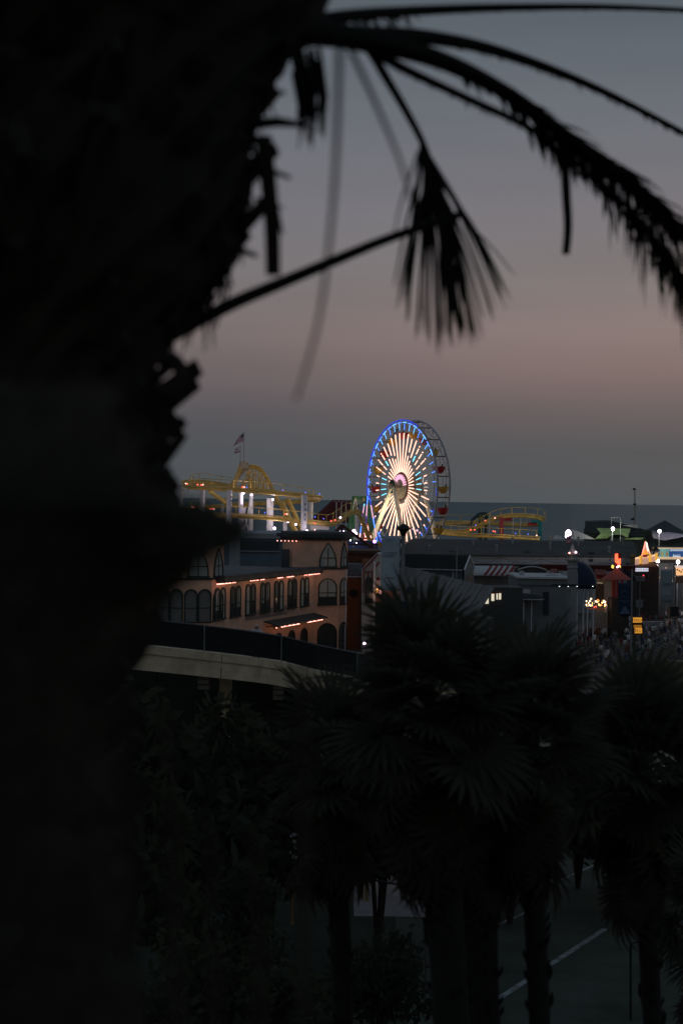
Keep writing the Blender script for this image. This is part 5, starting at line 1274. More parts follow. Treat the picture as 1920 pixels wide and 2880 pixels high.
def dress(me, shirt, legs, hat=None):
    m2 = me.copy(); m2.materials.clear()
    for m in (skin, hat or hairm, shirt, legs, black): m2.materials.append(m)
    for p in m2.polygons:
        c = p.center; z = c.z
        p.material_index = (1 if (z > 1.69 or c.y > .03) else 0) if z > 1.5 else 4 if z < .1 else 3 if z < .93 and abs(c.x) < .19 else 0 if (z < .92 and abs(c.x) >= .19) or (c.y < -.3) else 2
        p.use_smooth = True
    return m2
B = [body_mesh(p) for p in ('walk', 'stand', 'phone', 'lean')]
cloth = [mat('cloth_%d' % i, c, .9, .15) for i, c in enumerate(((.6, .6, .58), (.05, .055, .06), (.22, .06, .06), (.06, .09, .17), (.34, .30, .25), (.14, .15, .14), (.8, .78, .74), (.17, .13, .10)))]
crowd = [dress(B[i % 3], cloth[i % 8], cloth[(1, 3, 7, 5)[(i * 3) % 4]]) for i in range(16)]
random.seed(23); placed = []; n = 0; tries = 0
while n < 230 and tries < 9000:
    tries += 1
    D = random.uniform(200, 300) if n < 140 else random.uniform(188, 250); px = random.uniform(1760, 1930) if n < 120 else random.uniform(1625, 1925) if n < 215 else random.uniform(1470, 1560)
    x = (px - 960) / FPX * D
    yy = 1417 + (24 - ZD) / D * FPX
    if any((x - a) ** 2 + (D - b_) ** 2 < .35 for a, b_ in placed): continue
    if any(abs(x - P(ox, 1700, oD).x) < ow and -.6 < D - oD < ob for ox, oD, ow, ob in ((1605, 190, 1.0, 1), (1677, 233, 2.0, 2.2), (1685, 246, 1.8, .7), (1834, 242, 1.8, .7), (1792, 188, 1, 1), (1645, 225.5, 1.8, 2), (1698, 236, 2.2, 8), (1735, 234, 2.4, 3), (1585, 243, 1.4, 1), (1530, 216, 4, 13), (1908, 262, 2.5, 4), (1820, 268, 3, 10), (1898, 276, 8, 12), (1797, 262, 2, 1))): continue
    placed.append((x, D)); k = random.randrange(16)
    o = inst('person', crowd[k], None, (x, D, ZD + .0), (0, 0, random.uniform(0, 2 * PI)), random.uniform(.92, 1.06))
    shade = ('pale', 'dark', 'dark red', 'navy', 'tan', 'grey', 'white', 'brown')[k % 8]
    yq = 1417 + (24 - ZD - .9) / D * FPX
    spot = min((((1676, 1735), 'by the lit snack cart'), ((1792, 1770), 'near the amber message board'), ((1755, 1700), 'beside the navy banner'), ((1873, 1690), 'under the pale grey banner'), ((1905, 1720), 'below the warm food stall'),
                ((1690, 1790), 'along the pale barrier'), ((1840, 1800), 'above the stair railing'), ((1820, 1725), 'below the trail sign'), ((1635, 1760), 'beside the grey column'), ((1515, 1740), 'at the door of the grey building'), ((1850, 1745), 'beside the second barrier')),
               key=lambda s_: (s_[0][0] - px) ** 2 + (s_[0][1] - yq) ** 2)[1]
    tag(o, 'person in a %s top %s' % (shade, spot), 'person', 'people in %s tops %s' % (shade, spot))
    n += 1
# man leaning on the bridge fence, grey top and pale cap
gp = dress(B[3], mat('grey_hoodie', (.45, .50, .52), .9, .15), cloth[1], mat('pale_cap', (.6, .62, .6), .9))
p = P(722, 1800, 90.6); zf = 15.55
o = inst('person', gp, None, (p.x, 90.75, zf), (0, 0, .15), 1.0)
# stand on the deck surface
best = min(BQ, key=lambda q_: abs(q_.x - p.x)); o.location = (p.x, best.y + .50, best.z - .1); o.scale = (1.08,) * 3
tag(o, 'person in grey hooded top and pale cap leaning on the bridge fence', 'person')
# ------------------------------------------------------------------ fan palms below the bluff
def leafmat(name, col, var=.4):
    m = mat(name, col, .75, var, 1.3, spec=.12)
    nt = m.node_tree; b = nt.nodes['Principled BSDF']; out = nt.nodes['Material Output']
    tr = nt.nodes.new('ShaderNodeBsdfTranslucent'); tr.inputs[0].default_value = (*[min(1, c * 1.3) for c in col], 1)
    mxs = nt.nodes.new('ShaderNodeMixShader'); mxs.inputs[0].default_value = .45
    nt.links.new(b.outputs[0], mxs.inputs[1]); nt.links.new(tr.outputs[0], mxs.inputs[2]); nt.links.new(mxs.outputs[0], out.inputs[0]); return m
fan_g = leafmat('fan_leaf', (.062, .068, .046), .25); fan_d = leafmat('dead_fan_leaf', (.06, .055, .04), .25); barkm = mat('palm_bark', (.022, .02, .016), .95, .4, 4.0, bump=.5)
def fan_leaf(seed, R=1.15, nseg=30, droop=.5, m=fan_g):
    rnd = random.Random(seed); b = MB()
    stem = 1.05
    b.tube([(0, 0, 0), (stem * .5, 0, .10), (stem, 0, .06)], [.035, .025, .018], 5)
    for i in range(nseg):
        a = math.radians(-125 + 250 * (i + .5) / nseg) + rnd.uniform(-.03, .03)
        Ls = R * (1.0 - .22 * abs(a) / 2.2) * rnd.uniform(.88, 1.08)
        d = Vector((math.cos(a), math.sin(a), 0)); s = Vector((-d.y, d.x, 0))
        wd = .055; pts = []
        fold = .02 * (1 if i % 2 else -1)
        dr = droop * rnd.uniform(.7, 1.4)
        prev = None
        o = Vector((stem, 0, .06)); vs = []
        for k, (f, ww) in enumerate(((.03, .3), (.45, 1.0), (.75, .8), (1.0, .05))):
            c = o + d * (Ls * f) + Vector((0, 0, fold * (f > .1) - dr * (max(0, f - .45) ** 1.7) * Ls * .9 + .10 * f * math.cos(a)))
            vs += [c - s * wd * ww, c + s * wd * ww + Vector((0, 0, .02))]
        b.add(vs, [(0, 1, 3, 2), (2, 3, 5, 4), (4, 5, 7, 6)])
    return b.mesh('frond', m)
GREEN = [fan_leaf(i, 1.15, 28, .45) for i in range(4)]; DEAD = [fan_leaf(20 + i, 1.0, 22, 1.3, fan_d) for i in range(3)]
def fan_palm(label, base, crown, n=46, size=1.0, trunk_r=.33, skirt=26, seed=0):
    rnd = random.Random(seed)
    t = thing('fan_palm', label, 'palm tree', base)
    base, crown = Vector(base), Vector(crown)
    pts = []
    for i in range(13):
        f = i / 12; p = base.lerp(crown, f); p += Vector((.16 * math.sin(f * PI), 0, 0)); pts.append(p)
    rs = [trunk_r * (1.35 - .35 * min(1, i / 3)) * (.95 + .1 * rnd.random()) for i in range(13)]
    MB().tube(pts, rs, 12).build('trunk', barkm, t)
    # persistent leaf bases under the crown
    b = MB()
    for i in range(70):
        f = rnd.uniform(.72, 1.0); a = rnd.uniform(0, 2 * PI); p = base.lerp(crown, f) + Vector((.16 * math.sin(f * PI), 0, 0))
        d = Vector((math.cos(a), math.sin(a), 0)); b.tube([p + d * trunk_r * .85, p + d * (trunk_r + .02) + Vector((0, 0, .05)), p + d * (trunk_r + .03) + Vector((0, 0, .10))], [.025, .018, .008], 4)
    b.build('leaf_bases', barkm, t, kind='stuff')
    crown_at = crown
    for i in range(n):
        f = i / n; el = math.radians(80 - 118 * f + rnd.uniform(-16, 16)); az = i * 2.39996 + rnd.uniform(-.2, .2)
        s = size * rnd.uniform(.7, 1.25)
        o = bpy.data.objects.new('frond', GREEN[rnd.randrange(4)]); COL.objects.link(o)
        o.location = crown_at + Vector((0, 0, (.25 - .5 * f) * size)); o.rotation_euler = (rnd.uniform(-.5, .5), -el, az); o.scale = (s, s, s); par(o, t)
    for i in range(skirt):
        az = i * 2.39996; s = size * rnd.uniform(.8, 1.1)
        o = bpy.data.objects.new('dead_frond', DEAD[rnd.randrange(3)]); COL.objects.link(o)
        o.location = crown_at + Vector((0, 0, (-.4 - 1.4 * rnd.random()) * size)); o.rotation_euler = (rnd.uniform(-.3, .3), math.radians(rnd.uniform(55, 82)), az); o.scale = (s, s, s); par(o, t)
    return t
def ground_z(y):
    for (y0, z0), (y1, z1) in zip(rows[:-1], rows[1:]):
        if y0 <= y <= y1: return z0 + (z1 - z0) * (y - y0) / (y1 - y0)
    return ZG
def gz(px, D, z): return Vector(((px - 960) / FPX * D, D, z))
fan_palm('tall fan palm with broad crown rising in front of the ribbed shed', gz(1335, 15.5, ground_z(15.5) - .3), P(1205, 1995, 15.5), 46, .50, .175, 34, 1)
fan_palm('fan palm with slim straight trunk between the broad palm and the stair', gz(1552, 16.5, ground_z(16.5) - .3), P(1475, 2075, 16.5), 38, .47, .105, 26, 2)
fan_palm('low fan palm against the bridge pier beside the lit path', gz(985, 18, ground_z(18) - .3), P(935, 2150, 18), 32, .44, .11, 20, 3)
fan_palm('fan palm whose crown stands below the stair railing', gz(1905, 18.5, ground_z(18.5) - .3), P(1790, 2170, 18.5), 38, .52, .11, 14, 4)
fan_palm('short fan palm cut by the picture edge beside the red topped lamp', gz(1985, 24, ground_z(24) - .3), P(1985, 2590, 24), 30, .5, .17, 10, 5)
fan_palm('fan palm with hanging dead leaves half way up the slope', gz(1345, 16.5, ground_z(16.5) - .3), P(1338, 2310, 16.5), 8, .34, .17, 40, 6)

# ------------------------------------------------------------------ leafy shrubs and trees
def leaf_cloud(seed, n, leaf=.22, m=None, core=.0):
    rnd = random.Random(seed); b = MB(); lumps = [(Vector((rnd.gauss(0, .5), rnd.gauss(0, .5), rnd.uniform(.1, .95))), rnd.uniform(.25, .5)) for _ in range(14)]
    for i in range(n):
        c, r = lumps[rnd.randrange(14)]
        d = Vector((rnd.gauss(0, 1), rnd.gauss(0, 1), rnd.gauss(0, 1))).normalized() * r * rnd.uniform(.55, 1.08)
        p = c + d; p.z = max(p.z, .02); u = Vector((rnd.gauss(0, 1), rnd.gauss(0, 1), rnd.gauss(0, .6))).normalized(); v = u.orthogonal().normalized()
        L_ = leaf * rnd.uniform(.6, 1.3); b.add([p, p + u * L_ * .5 + v * L_ * .22, p + u * L_, p + u * L_ * .5 - v * L_ * .22], [(0, 1, 2, 3)])
    return b.mesh('crown', m)
shr = leafmat('shrub_leaf', (.055, .065, .038)); shr2 = leafmat('olive_leaf', (.05, .056, .036))
CL = [leaf_cloud(40 + i, 2600, .17, (shr, shr2)[i % 2]) for i in range(3)]
wood = mat('branch_wood', (.05, .04, .03), .9, .3)
def shrub(label, px, D, z, sx, sz, kind='shrub', k=0, py=None):
    base = gz(px, D, z); t = thing(kind, label, 'tree' if kind == 'tree' else 'shrub', base)
    ch = min(sz, sx * 1.5); lift = sz - ch
    b = MB()
    for i in range(5):
        a = i * 1.3; b.tube([(0, 0, -.1), (.12 * sx * math.cos(a), .12 * sx * math.sin(a), lift * .8 + .15 * ch), (.38 * sx * math.cos(a), .38 * sx * math.sin(a), lift + .6 * ch)], [.12, .08, .02], 5)
    b.build('trunk' if kind == 'tree' else 'stems', wood, t, True)
    inst('crown', CL[k % 3], t, (0, 0, lift), (0, 0, k * 1.9), (sx, sx, ch))
def zpix(px, py, D): return P(px, py, D).z
trees = [('broad dark tree under the near end of the bridge', 330, 68, 1990, 7.0), ('round dark tree under the middle of the bridge', 560, 72, 2090, 6.0), ('dark tree under the bridge next to the low fan palm', 770, 74, 2010, 5.5),
         ('dark tree low on the slope below the near end of the bridge', 250, 54, 2130, 5.0), ('tree between the broad palm and the low fan palm', 1080, 78, 2110, 5.2), ('dark tree behind the slim palm trunk', 1450, 84, 2130, 6.5), ('dark tree below the stair wall', 1640, 92, 2020, 6.0), ('dark tree at the edge of the car park under the stair', 1870, 88, 2110, 6.5)]
for i, (lab, px, D, top, sx) in enumerate(trees):
    sz = (zpix(px, top, D) - ZG); shrub(lab, px, D, ZG, sx * .62, sz * .95, 'tree', i)
bushes = [('spiky dark bush beside the lit path', 1080, 60, 2575, 2.2), ('wide dark bush below the striped post', 760, 52, 2600, 2.8), ('tall dark bush at the bottom of the slope', 560, 44, 2560, 2.6), ('big round bush on the slope below the near palm', 330, 30, 2480, 2.2),
          ('low bush at the foot of the two palm trunks', 1440, 26, 2838, 1.5), ('low hedge bush at the bottom edge below the car park', 1700, 25, 2845, 1.6), ('dark bush below the leaning post', 920, 34, 2700, 2.1), ('bush on the slope near the bottom of the picture', 1130, 24, 2790, 1.4), ('dark bush under the near palm trunk', 120, 22, 2420, 1.6), ('bush at the corner below the red topped lamp', 1890, 27, 2820, 1.4), ('grey green bush under the bridge pier', 650, 62, 2420, 2.6), ('lower bush between slope and path', 700, 30, 2760, 1.8)]
for i, (lab, px, D, top, sx) in enumerate(bushes):
    zg = ground_z(D) - .3; sz = max(.8, zpix(px, top, D) - zg); shrub(lab, px, D, zg, sx * .75, sz * .85, 'shrub', i + 1)

# ------------------------------------------------------------------ small things by the lit path and the car park
def onz(px, py): return PZ(px, py, ZG)
def post(name, label, cat, px, pyt, pyb, r, m, group=None):
    p = onz(px, pyb); top = P(px, pyt, p.y); t = thing(name, label, cat, p, group=group)
    MB().lathe([(r * 1.5, 0), (r * 1.5, .08), (r, .12), (r, top.z - ZG - .05), (r * .6, top.z - ZG)], 8, p).build('shaft', m, t); return t, p, top
stripe_w = mat('stripe_white', (.5, .52, .5), .7, .2); bwood = mat('lit_wood', (.34, .22, .10), .8, .25, 3.0)
t, p, top = post('striped_post', 'tall post with white stripes beside the dark bushes', 'post', 823, 2350, 2600, .07, bwood)
for k in range(4):
    z = p.z + (top.z - p.z) * (.98 - .09 * k); MB().prism([(p.x - .2, p.y - .12, z), (p.x + .2, p.y - .12, z + .16), (p.x + .2, p.y - .12, z + .32), (p.x - .2, p.y - .12, z + .16)], (0, .04, 0)).build('stripe', stripe_w, t)
MB().tube([p + Vector((.05, 0, 1.5)), onz(980, 2478) + Vector((0, 0, .8))], .07, 6).build('handrail', bwood, t)
t, p, top = post('wood_post', 'short lit wooden post with a slanting board at the path edge', 'post', 1030, 2425, 2535, .09, bwood)
MB().prism([p + Vector((-.5, -.12, 1.55)), p + Vector((.45, -.12, 2.05)), p + Vector((.45, -.12, 2.25)), p + Vector((-.5, -.12, 1.75))], (0, .1, 0)).build('board', bwood, t)
MB().box((p.x - .45, p.y + .3, ZG), (p.x - .15, p.y + .5, ZG + 1.5)).build('side_post', bwood, t)
for k, (x, yt, yb, lab) in enumerate(((1065, 2415, 2457, 'black bollard nearest the lit wooden post'), (1080, 2414, 2453, 'second black bollard from the wooden post'), (1137, 2405, 2458, 'black bollard beside the slim path pole'), (1150, 2403, 2440, 'black bollard behind the slim path pole'))):
    post('bollard', lab, 'bollard', x, yt, yb, .07, black, 'bollards on the lit path')
t, p, top = post('path_pole', 'slim dark pole with a small white plate on the lit path', 'pole', 1155, 2300, 2550, .05, black)
MB().box((p.x - .04, p.y - .1, P(1163, 2395, p.y).z), (p.x + .12, p.y - .07, P(1163, 2360, p.y).z)).build('plate', stripe_w, t)
MB().box((p.x - .2, p.y - .1, P(1150, 2453, p.y).z), (p.x - .05, p.y - .07, P(1150, 2440, p.y).z)).build('plate', stripe_w, t)
t, p, top = post('fence_pole', 'dark pole standing in the bushes in front of the lit path', 'pole', 1195, 2490, 2860, .055, mat('dull_pole', (.10, .10, .09), .6))
MB().tube([p + Vector((0, .1, top.z - ZG - .2)), P(1010, 2468, p.y + 3)], .04, 5).build('rail', black, t)
t = thing('street_lamp', 'thin lamp post with a red glowing hood by the car park', 'lamp', onz(1772, 2870))
p = onz(1772, 2870); tp = P(1772, 2655, p.y)
MB().tube([p, tp, P(1800, 2645, p.y), P(1836, 2650, p.y)], .05, 6).build('pole', black, t)
MB().prism([P(1812, 2660, p.y), P(1828, 2655, p.y), P(1832, 2640, p.y), P(1822, 2638, p.y)], (0, .3, 0)).build('hood', emit('hood_red', (.7, .05, .07), .35), t)
MB().prism([P(1830, 2650, p.y), P(1854, 2648, p.y), P(1848, 2632, p.y), P(1834, 2636, p.y)], (0, .3, 0)).build('hood_cap', mat('hood_grey', (.25, .24, .22), .7), t)
t, p, top = post('leaning_pole', 'pale thin pole at the edge of the car park', 'pole', 1845, 2730, 2865, .04, mat('dull_pole', (.10, .10, .09), .6))
pl = thing('path_lamp', 'low path lamp hidden among the bushes by the lit path', 'lamp', onz(1010, 2470))
pp = onz(1010, 2470)
MB().lathe([(.12, 0), (.06, .1), (.06, 2.2), (.02, 2.25)], 8, pp).build('post', black, pl); MB().ball(pp + Vector((0, 0, 2.4)), .1).build('lamp_glass', emit('path_glow', (1, .62, .3), .6), pl)
point('lamp_light', pp + Vector((.25, -.35, 2.4)), pl, 9, (1, .62, .35), .12)
# ------------------------------------------------------------------ palm tree beside the camera, out of focus
DT = 5.6
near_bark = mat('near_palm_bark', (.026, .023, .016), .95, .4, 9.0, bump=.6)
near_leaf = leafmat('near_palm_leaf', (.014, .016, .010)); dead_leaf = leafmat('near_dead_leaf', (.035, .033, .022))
axis_px = 40
base = Vector(((axis_px - 960) / FPX * DT, DT, 21.2))
palm = thing('date_palm', 'huge dark date palm trunk with arching fronds close to the viewer', 'palm tree', base)
prof = [(3300, 345), (2880, 340), (2400, 330), (1900, 320), (1790, 335), (1700, 385), (1560, 415), (1420, 425), (1375, 440), (1330, 478), (1240, 462), (1130, 440), (1030, 455), (950, 500), (880, 560), (800, 625), (700, 680), (600, 700), (500, 715), (400, 725), (300, 745), (200, 790), (120, 850), (40, 900), (-150, 1000), (-400, 900), (-700, 500)]
vs = []; fs = []; NS = 40
for i, (py, px) in enumerate(prof):
    z = P(axis_px, py, DT).z; r = (px - axis_px) * mpp(DT) * .93
    for j in range(NS):
        a = 2 * PI * j / NS; k = 1 + .06 * noise.noise((math.cos(a) * 2, math.sin(a) * 2, py * .012)) + .035 * (1 if (i + j) % 2 else -1)
        vs.append((base.x + r * k * math.cos(a), DT + r * k * math.sin(a), z))
for i in range(len(prof) - 1):
    for j in range(NS): fs.append((i * NS + j, i * NS + (j + 1) % NS, (i + 1) * NS + (j + 1) % NS, (i + 1) * NS + j))
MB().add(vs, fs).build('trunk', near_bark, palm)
# cut leaf bases all over the trunk
stub = MB().add([(-.06, -.05, 0), (.06, -.05, 0), (.06, .05, 0), (-.06, .05, 0), (-.035, .03, .22), (.035, .03, .22), (.03, .09, .20), (-.03, .09, .20)], [(0, 1, 5, 4), (1, 2, 6, 5), (2, 3, 7, 6), (3, 0, 4, 7), (4, 5, 6, 7), (0, 3, 2, 1)]).mesh('leaf_base', near_bark)
def rad_at(py):
    for (y0, x0), (y1, x1) in zip(prof[:-1], prof[1:]):
        if y1 <= py <= y0: return (x0 + (x1 - x0) * (py - y0) / (y1 - y0) - axis_px) * mpp(DT) * .93
    return .3
rnd = random.Random(3)
for i in range(240):
    py = rnd.uniform(60, 2700); a = rnd.uniform(-PI * .95, PI * .15); r = rad_at(py) * .97; z = P(axis_px, py, DT).z
    o = bpy.data.objects.new('leaf_base', stub); COL.objects.link(o)
    o.location = (base.x + r * math.cos(a), DT + r * math.sin(a), z); o.rotation_euler = (rnd.uniform(-.35, -.75) , 0, a - PI / 2)
    s = rnd.uniform(.7, 1.4) * (.6 if py > 1000 else .9); s *= (.5 if (py < 950 and a > -.8) else 1); o.scale = (s * .7, s, s * rnd.uniform(.9, 1.6)); par(o, palm)
def rachis(b, pts, w0, w1, n=7):
    q = spline([P(*p) for p in pts], 6); k = len(q); b.tube(q, [(w0 + (w1 - w0) * i / (k - 1)) for i in range(k)], n); return q
def leaflets(b, q, f0, f1, n, ln, wd, droop, rnd, spread_=.5, sides=(-1, 1), back=.25):
    k = len(q)
    for i in range(n):
        f = f0 + (f1 - f0) * i / max(1, n - 1); j = min(int(f * (k - 1)), k - 2); p = q[j].lerp(q[j + 1], f * (k - 1) - j); t_ = (q[j + 1] - q[j]).normalized()
        for s in sides:
            side = Vector((-t_.y, t_.x, 0)); side = side.normalized() if side.length > 1e-4 else Vector((0, 1, 0))
            L_ = ln * rnd.uniform(.65, 1.15) * (.6 + .4 * math.sin(PI * min(1, .15 + .85 * (1 - f))))
            d = (t_ * rnd.uniform(.75, 1.1) + side * s * spread_ * rnd.uniform(.3, 1.2) + Vector((0, 0, rnd.uniform(-.25, .1)))).normalized()
            vs_ = []; w_ = wd * rnd.uniform(.7, 1.2)
            for g, ww in ((0, .6), (.35, 1), (.7, .8), (1, .1)):
                c = p + d * L_ * g + Vector((0, 0, -droop * L_ * g * g * rnd.uniform(.85, 1.15)))
                nrm = d.cross(Vector((0, 0, 1))); nrm = nrm.normalized() if nrm.length > 1e-3 else Vector((1, 0, 0))
                tw = Vector((nrm.x, nrm.y, rnd.uniform(-.3, .3))).normalized(); vs_ += [c - tw * w_ * ww / 2, c + tw * w_ * ww / 2]
            b.add(vs_, [(0, 1, 3, 2), (2, 3, 5, 4), (4, 5, 7, 6)])
def frond(pts, w0, w1, sets, m=near_leaf, seed=1):
    b = MB(); q = rachis(b, pts, w0, w1); r_ = random.Random(seed)
    for s in sets: leaflets(b, q, *s[:6], r_, *s[6:])
    return b.build('frond', m, palm)
# f0, f1, count, length, width, droop, spread, sides
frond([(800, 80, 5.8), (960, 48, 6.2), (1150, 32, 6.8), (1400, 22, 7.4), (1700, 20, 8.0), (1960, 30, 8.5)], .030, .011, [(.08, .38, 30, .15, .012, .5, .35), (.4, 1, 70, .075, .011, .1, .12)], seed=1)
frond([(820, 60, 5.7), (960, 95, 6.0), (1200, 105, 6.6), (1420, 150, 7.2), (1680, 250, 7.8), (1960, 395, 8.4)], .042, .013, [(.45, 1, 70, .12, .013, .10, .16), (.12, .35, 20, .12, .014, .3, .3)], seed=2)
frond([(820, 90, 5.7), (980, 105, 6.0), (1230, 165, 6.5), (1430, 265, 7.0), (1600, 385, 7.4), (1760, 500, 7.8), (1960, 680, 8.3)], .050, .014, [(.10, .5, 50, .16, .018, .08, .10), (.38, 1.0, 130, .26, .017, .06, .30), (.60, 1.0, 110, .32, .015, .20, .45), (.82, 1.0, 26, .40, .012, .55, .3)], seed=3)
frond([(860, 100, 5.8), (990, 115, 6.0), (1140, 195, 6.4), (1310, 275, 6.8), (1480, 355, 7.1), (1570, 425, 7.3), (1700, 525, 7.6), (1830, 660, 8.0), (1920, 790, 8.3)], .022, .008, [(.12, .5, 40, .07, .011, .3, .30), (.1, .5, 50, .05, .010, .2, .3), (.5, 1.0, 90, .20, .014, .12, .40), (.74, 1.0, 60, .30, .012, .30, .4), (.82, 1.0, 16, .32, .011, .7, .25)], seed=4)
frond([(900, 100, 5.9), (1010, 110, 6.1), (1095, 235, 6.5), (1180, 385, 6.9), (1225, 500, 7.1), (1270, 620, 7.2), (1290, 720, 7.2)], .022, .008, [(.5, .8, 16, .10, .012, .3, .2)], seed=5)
b = MB(); r_ = random.Random(31)                             # drooping leaflets of that frond
for k in range(66):
    f = k / 65
    tx = 1095 + 345 * f + r_.uniform(-10, 10); g = r_.random()
    ty = 1005 - abs((tx - 1265) / 170) ** 2 * 165 + r_.uniform(-60, 10)
    if k % 3 == 0 : tx = 1285 + r_.uniform(-40, 45); ty = r_.uniform(840, 985)
    h = r_.random() ** 1.3 * (.3 + .4 * f)
    if k % 3 == 0: h = r_.uniform(.4, .85)
    sx, sy = 1182 + 105 * h, 388 + 290 * h; d0 = 6.9 + .3 * h; d1 = d0 + r_.uniform(-.35, .35)
    mx_ = sx + (tx - sx) * .56; my_ = sy + (ty - sy) * .48
    q = spline([P(sx, sy, d0), P(mx_, my_, (d0 + d1) / 2), P(tx, ty, d1)], 5); n_ = len(q); w_ = r_.uniform(.004, .0085)
    vs_ = []
    for i_, p_ in enumerate(q):
        ww = w_ * (.5 + .5 * math.sin(PI * min(1, .15 + i_ / n_))) * (1 if i_ < n_ - 1 else .2); vs_ += [p_ + Vector((-ww, 0, 0)), p_ + Vector((ww, ww * .4, 0))]
    b.add(vs_, [(2 * i_, 2 * i_ + 1, 2 * i_ + 3, 2 * i_ + 2) for i_ in range(n_ - 1)])
b.build('drooping_leaflets', near_leaf, palm, kind='stuff')
frond([(480, 945, 5.7), (645, 858, 5.9), (800, 792, 6.1), (940, 733, 6.3), (1100, 668, 6.6), (1295, 603, 7.0)], .026, .017, [(.2, .97, 60, .05, .012, .2, .12)], seed=7)
# hanging spathe, cut petioles and stray leaf strips
def strip(pts, w0, w1, m=near_leaf, nm='hanging_leaf', flat_=.3):
    q = spline([P(*p) for p in pts], 6); k = len(q); vs_ = []; fs_ = []
    for i, p in enumerate(q):
        wd = (w0 + (w1 - w0) * i / (k - 1)) / 2; vs_ += [p + Vector((-wd, 0, 0)), p + Vector((0, -wd * flat_, 0)), p + Vector((wd, 0, 0)), p + Vector((0, wd * flat_, 0))]
    for i in range(k - 1):
        for j in range(4): fs_.append((i * 4 + j, i * 4 + (j + 1) % 4, (i + 1) * 4 + (j + 1) % 4, (i + 1) * 4 + j))
    fs_ += [(3, 2, 1, 0), tuple((k - 1) * 4 + j for j in range(4))]
    return MB().add(vs_, fs_).build(nm, m, palm)
strip([(1560, 420, 7.3), (1585, 470, 7.3), (1592, 560, 7.3), (1596, 640, 7.3), (1590, 715, 7.3)], .045, .034, nm='hanging_spathe', flat_=.8)
strip([(955, 90, 3.6), (950, 300, 3.6), (938, 550, 3.6), (905, 850, 3.6), (868, 1010, 3.6), (832, 1125, 3.6)], .015, .006, dead_leaf)
strip([(985, 140, 4.2), (1060, 300, 4.2), (1130, 470, 4.2), (1170, 620, 4.2)], .017, .006, dead_leaf)
strip([(1180, 420, 5.5), (1130, 560, 5.5), (1105, 680, 5.5)], .012, .004, dead_leaf)
strip([(740, 380, 5.2), (755, 520, 5.2), (765, 640, 5.2), (768, 775, 5.2)], .055, .045, dead_leaf, 'cut_petiole')
strip([(760, 450, 5.3), (775, 560, 5.3), (795, 660, 5.3)], .02, .008, dead_leaf)
strip([(420, 60, 3.2), (340, 420, 3.2), (200, 760, 3.2), (60, 1000, 3.2), (-20, 1130, 3.2)], .022, .012, leafmat('pale_strip_leaf', (.035, .034, .022)))
strip([(800, 90, 4.6), (700, 190, 4.6), (570, 330, 4.6)], .03, .012, leafmat('pale_strip_leaf2', (.03, .034, .028)))
for k, (a, c, w_) in enumerate((((700, 350), (860, 352), .045), ((690, 470), (815, 500), .03), ((720, 560), (795, 585), .018), ((690, 250), (800, 262), .03), ((620, 700), (722, 720), .035))):
    strip([(a[0], a[1], 5.4), ((a[0] + c[0]) / 2, (a[1] + c[1]) / 2 - 6, 5.35), (c[0], c[1], 5.3)], w_, w_ * .7, near_bark, 'leaf_stub') if False else MB().tube([P(a[0], a[1], 5.5), P((a[0] + c[0]) / 2, (a[1] + c[1]) / 2 - 8, 5.45), P(c[0], c[1], 5.35)], [w_ * .45, w_ * .38, w_ * .2], 7).build('leaf_stub', near_bark, palm)
MB().tube([P(455 + 42 * math.cos(t_) + 12, 1052 + 46 * math.sin(t_), 5.3) for t_ in [-2.3 + 4.6 * i / 12 for i in range(13)]], .024, 6).build('curled_stub', near_bark, palm)
b = MB(); r_ = random.Random(9)
for i in range(34):                                          # short dead leaflets hanging from the crown's edge
    x = 820 + 80 * r_.random(); y = 130 + 90 * r_.random(); d = 5.3 + .5 * r_.random(); ln = r_.uniform(120, 260)
    q = [P(x, y, d), P(x + 18, y + ln * .5, d), P(x + 14 + r_.uniform(-10, 14), y + ln, d)]; b.tube(q, [.006, .006, .002], 4)
for i in range(90):                                          # loose fibres along the trunk's edge
    y = r_.uniform(170, 900); x = axis_px + rad_at(y) / mpp(DT) + r_.uniform(-70, 25); d = DT - .1 + .3 * r_.random(); ln = r_.uniform(40, 170)
    b.tube([P(x, y, d), P(x + r_.uniform(0, 22), y + ln * .5, d), P(x + r_.uniform(-8, 30), y + ln, d)], [.008, .006, .002], 4)
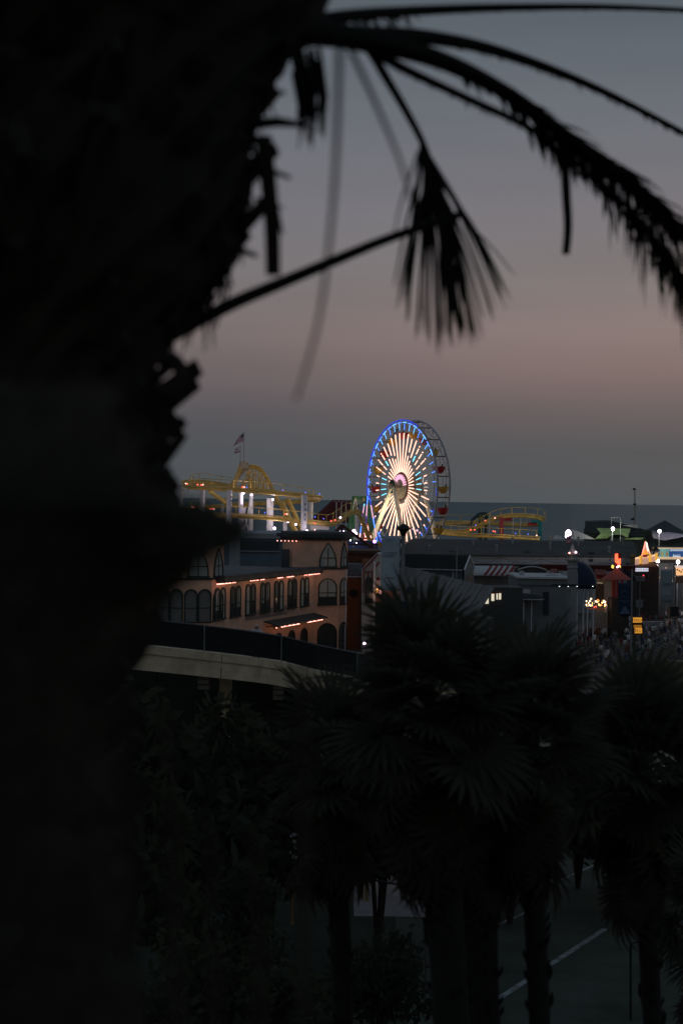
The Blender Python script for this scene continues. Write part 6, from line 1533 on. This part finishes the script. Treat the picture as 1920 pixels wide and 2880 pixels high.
b.build('dead_leaflets', near_leaf, palm, kind='stuff')

# leafy shrub right by the camera, far out of focus
rnd = random.Random(17)
sh = thing('near_shrub', 'dense dark shrub close to the camera under the palm trunk', 'shrub', (-.5, 2.2, 22.2))
edge = [(1385, 400), (1393, 440), (1405, 510), (1425, 570), (1447, 645), (1470, 712), (1500, 695), (1530, 645), (1560, 600), (1599, 530), (1660, 483), (1720, 452), (1765, 400), (1795, 315), (1880, 285), (1950, 290), (2100, 310), (2400, 340), (2880, 380), (3100, 400)]
def edge_x(y):
    for (y0, x0), (y1, x1) in zip(edge[:-1], edge[1:]):
        if y0 <= y <= y1: return x0 + (x1 - x0) * (y - y0) / (y1 - y0)
    return 0
b = MB(); cnt = 0
while cnt < 6600:
    if cnt < 1500: y = rnd.uniform(1387, 1640); x = edge_x(y) - 20 - rnd.random() * 330
    elif cnt < 2500:                                         # thinning sprays reaching up in front of the trunk
        y = 1420 - 330 * rnd.random() ** 3; x = rnd.uniform(-160, 420 - (1420 - y) * .3)
    else:
        y = rnd.uniform(1387, 3080); x = edge_x(y) + 10 - rnd.random() ** (1.25 if y < 1850 else .85) * 900
    d = rnd.uniform(1.9, 2.6)
    p = P(x, y, d); ln = rnd.uniform(.025, .045)
    u = Vector((rnd.gauss(.3, 1), rnd.gauss(0, 1), rnd.gauss(.2, .8))).normalized(); v = u.orthogonal().normalized()
    v = (v * math.cos(rnd.random() * 6) + u.cross(v) * math.sin(rnd.random() * 6)).normalized()
    b.add([p - u * ln * .5, p + v * ln * .24, p + u * ln * .5, p - v * ln * .24], [(0, 1, 2, 3)]); cnt += 1
b.build('leaves', leafmat('near_shrub_leaf', (.058, .058, .042), .2), sh, kind='stuff')
b = MB()
for i in range(16):
    a = rnd.uniform(-.4, .4); x = -.95 + .06 * i; b.tube([(x * .6 - .2, 2.3 + .2 * a, 22.1), (x * .8, 2.3 + .3 * a, 22.9), (x, 2.3 + .3 * a, 23.5 + .4 * rnd.random())], [.015, .01, .004], 5)
b.build('stems', wood, sh)
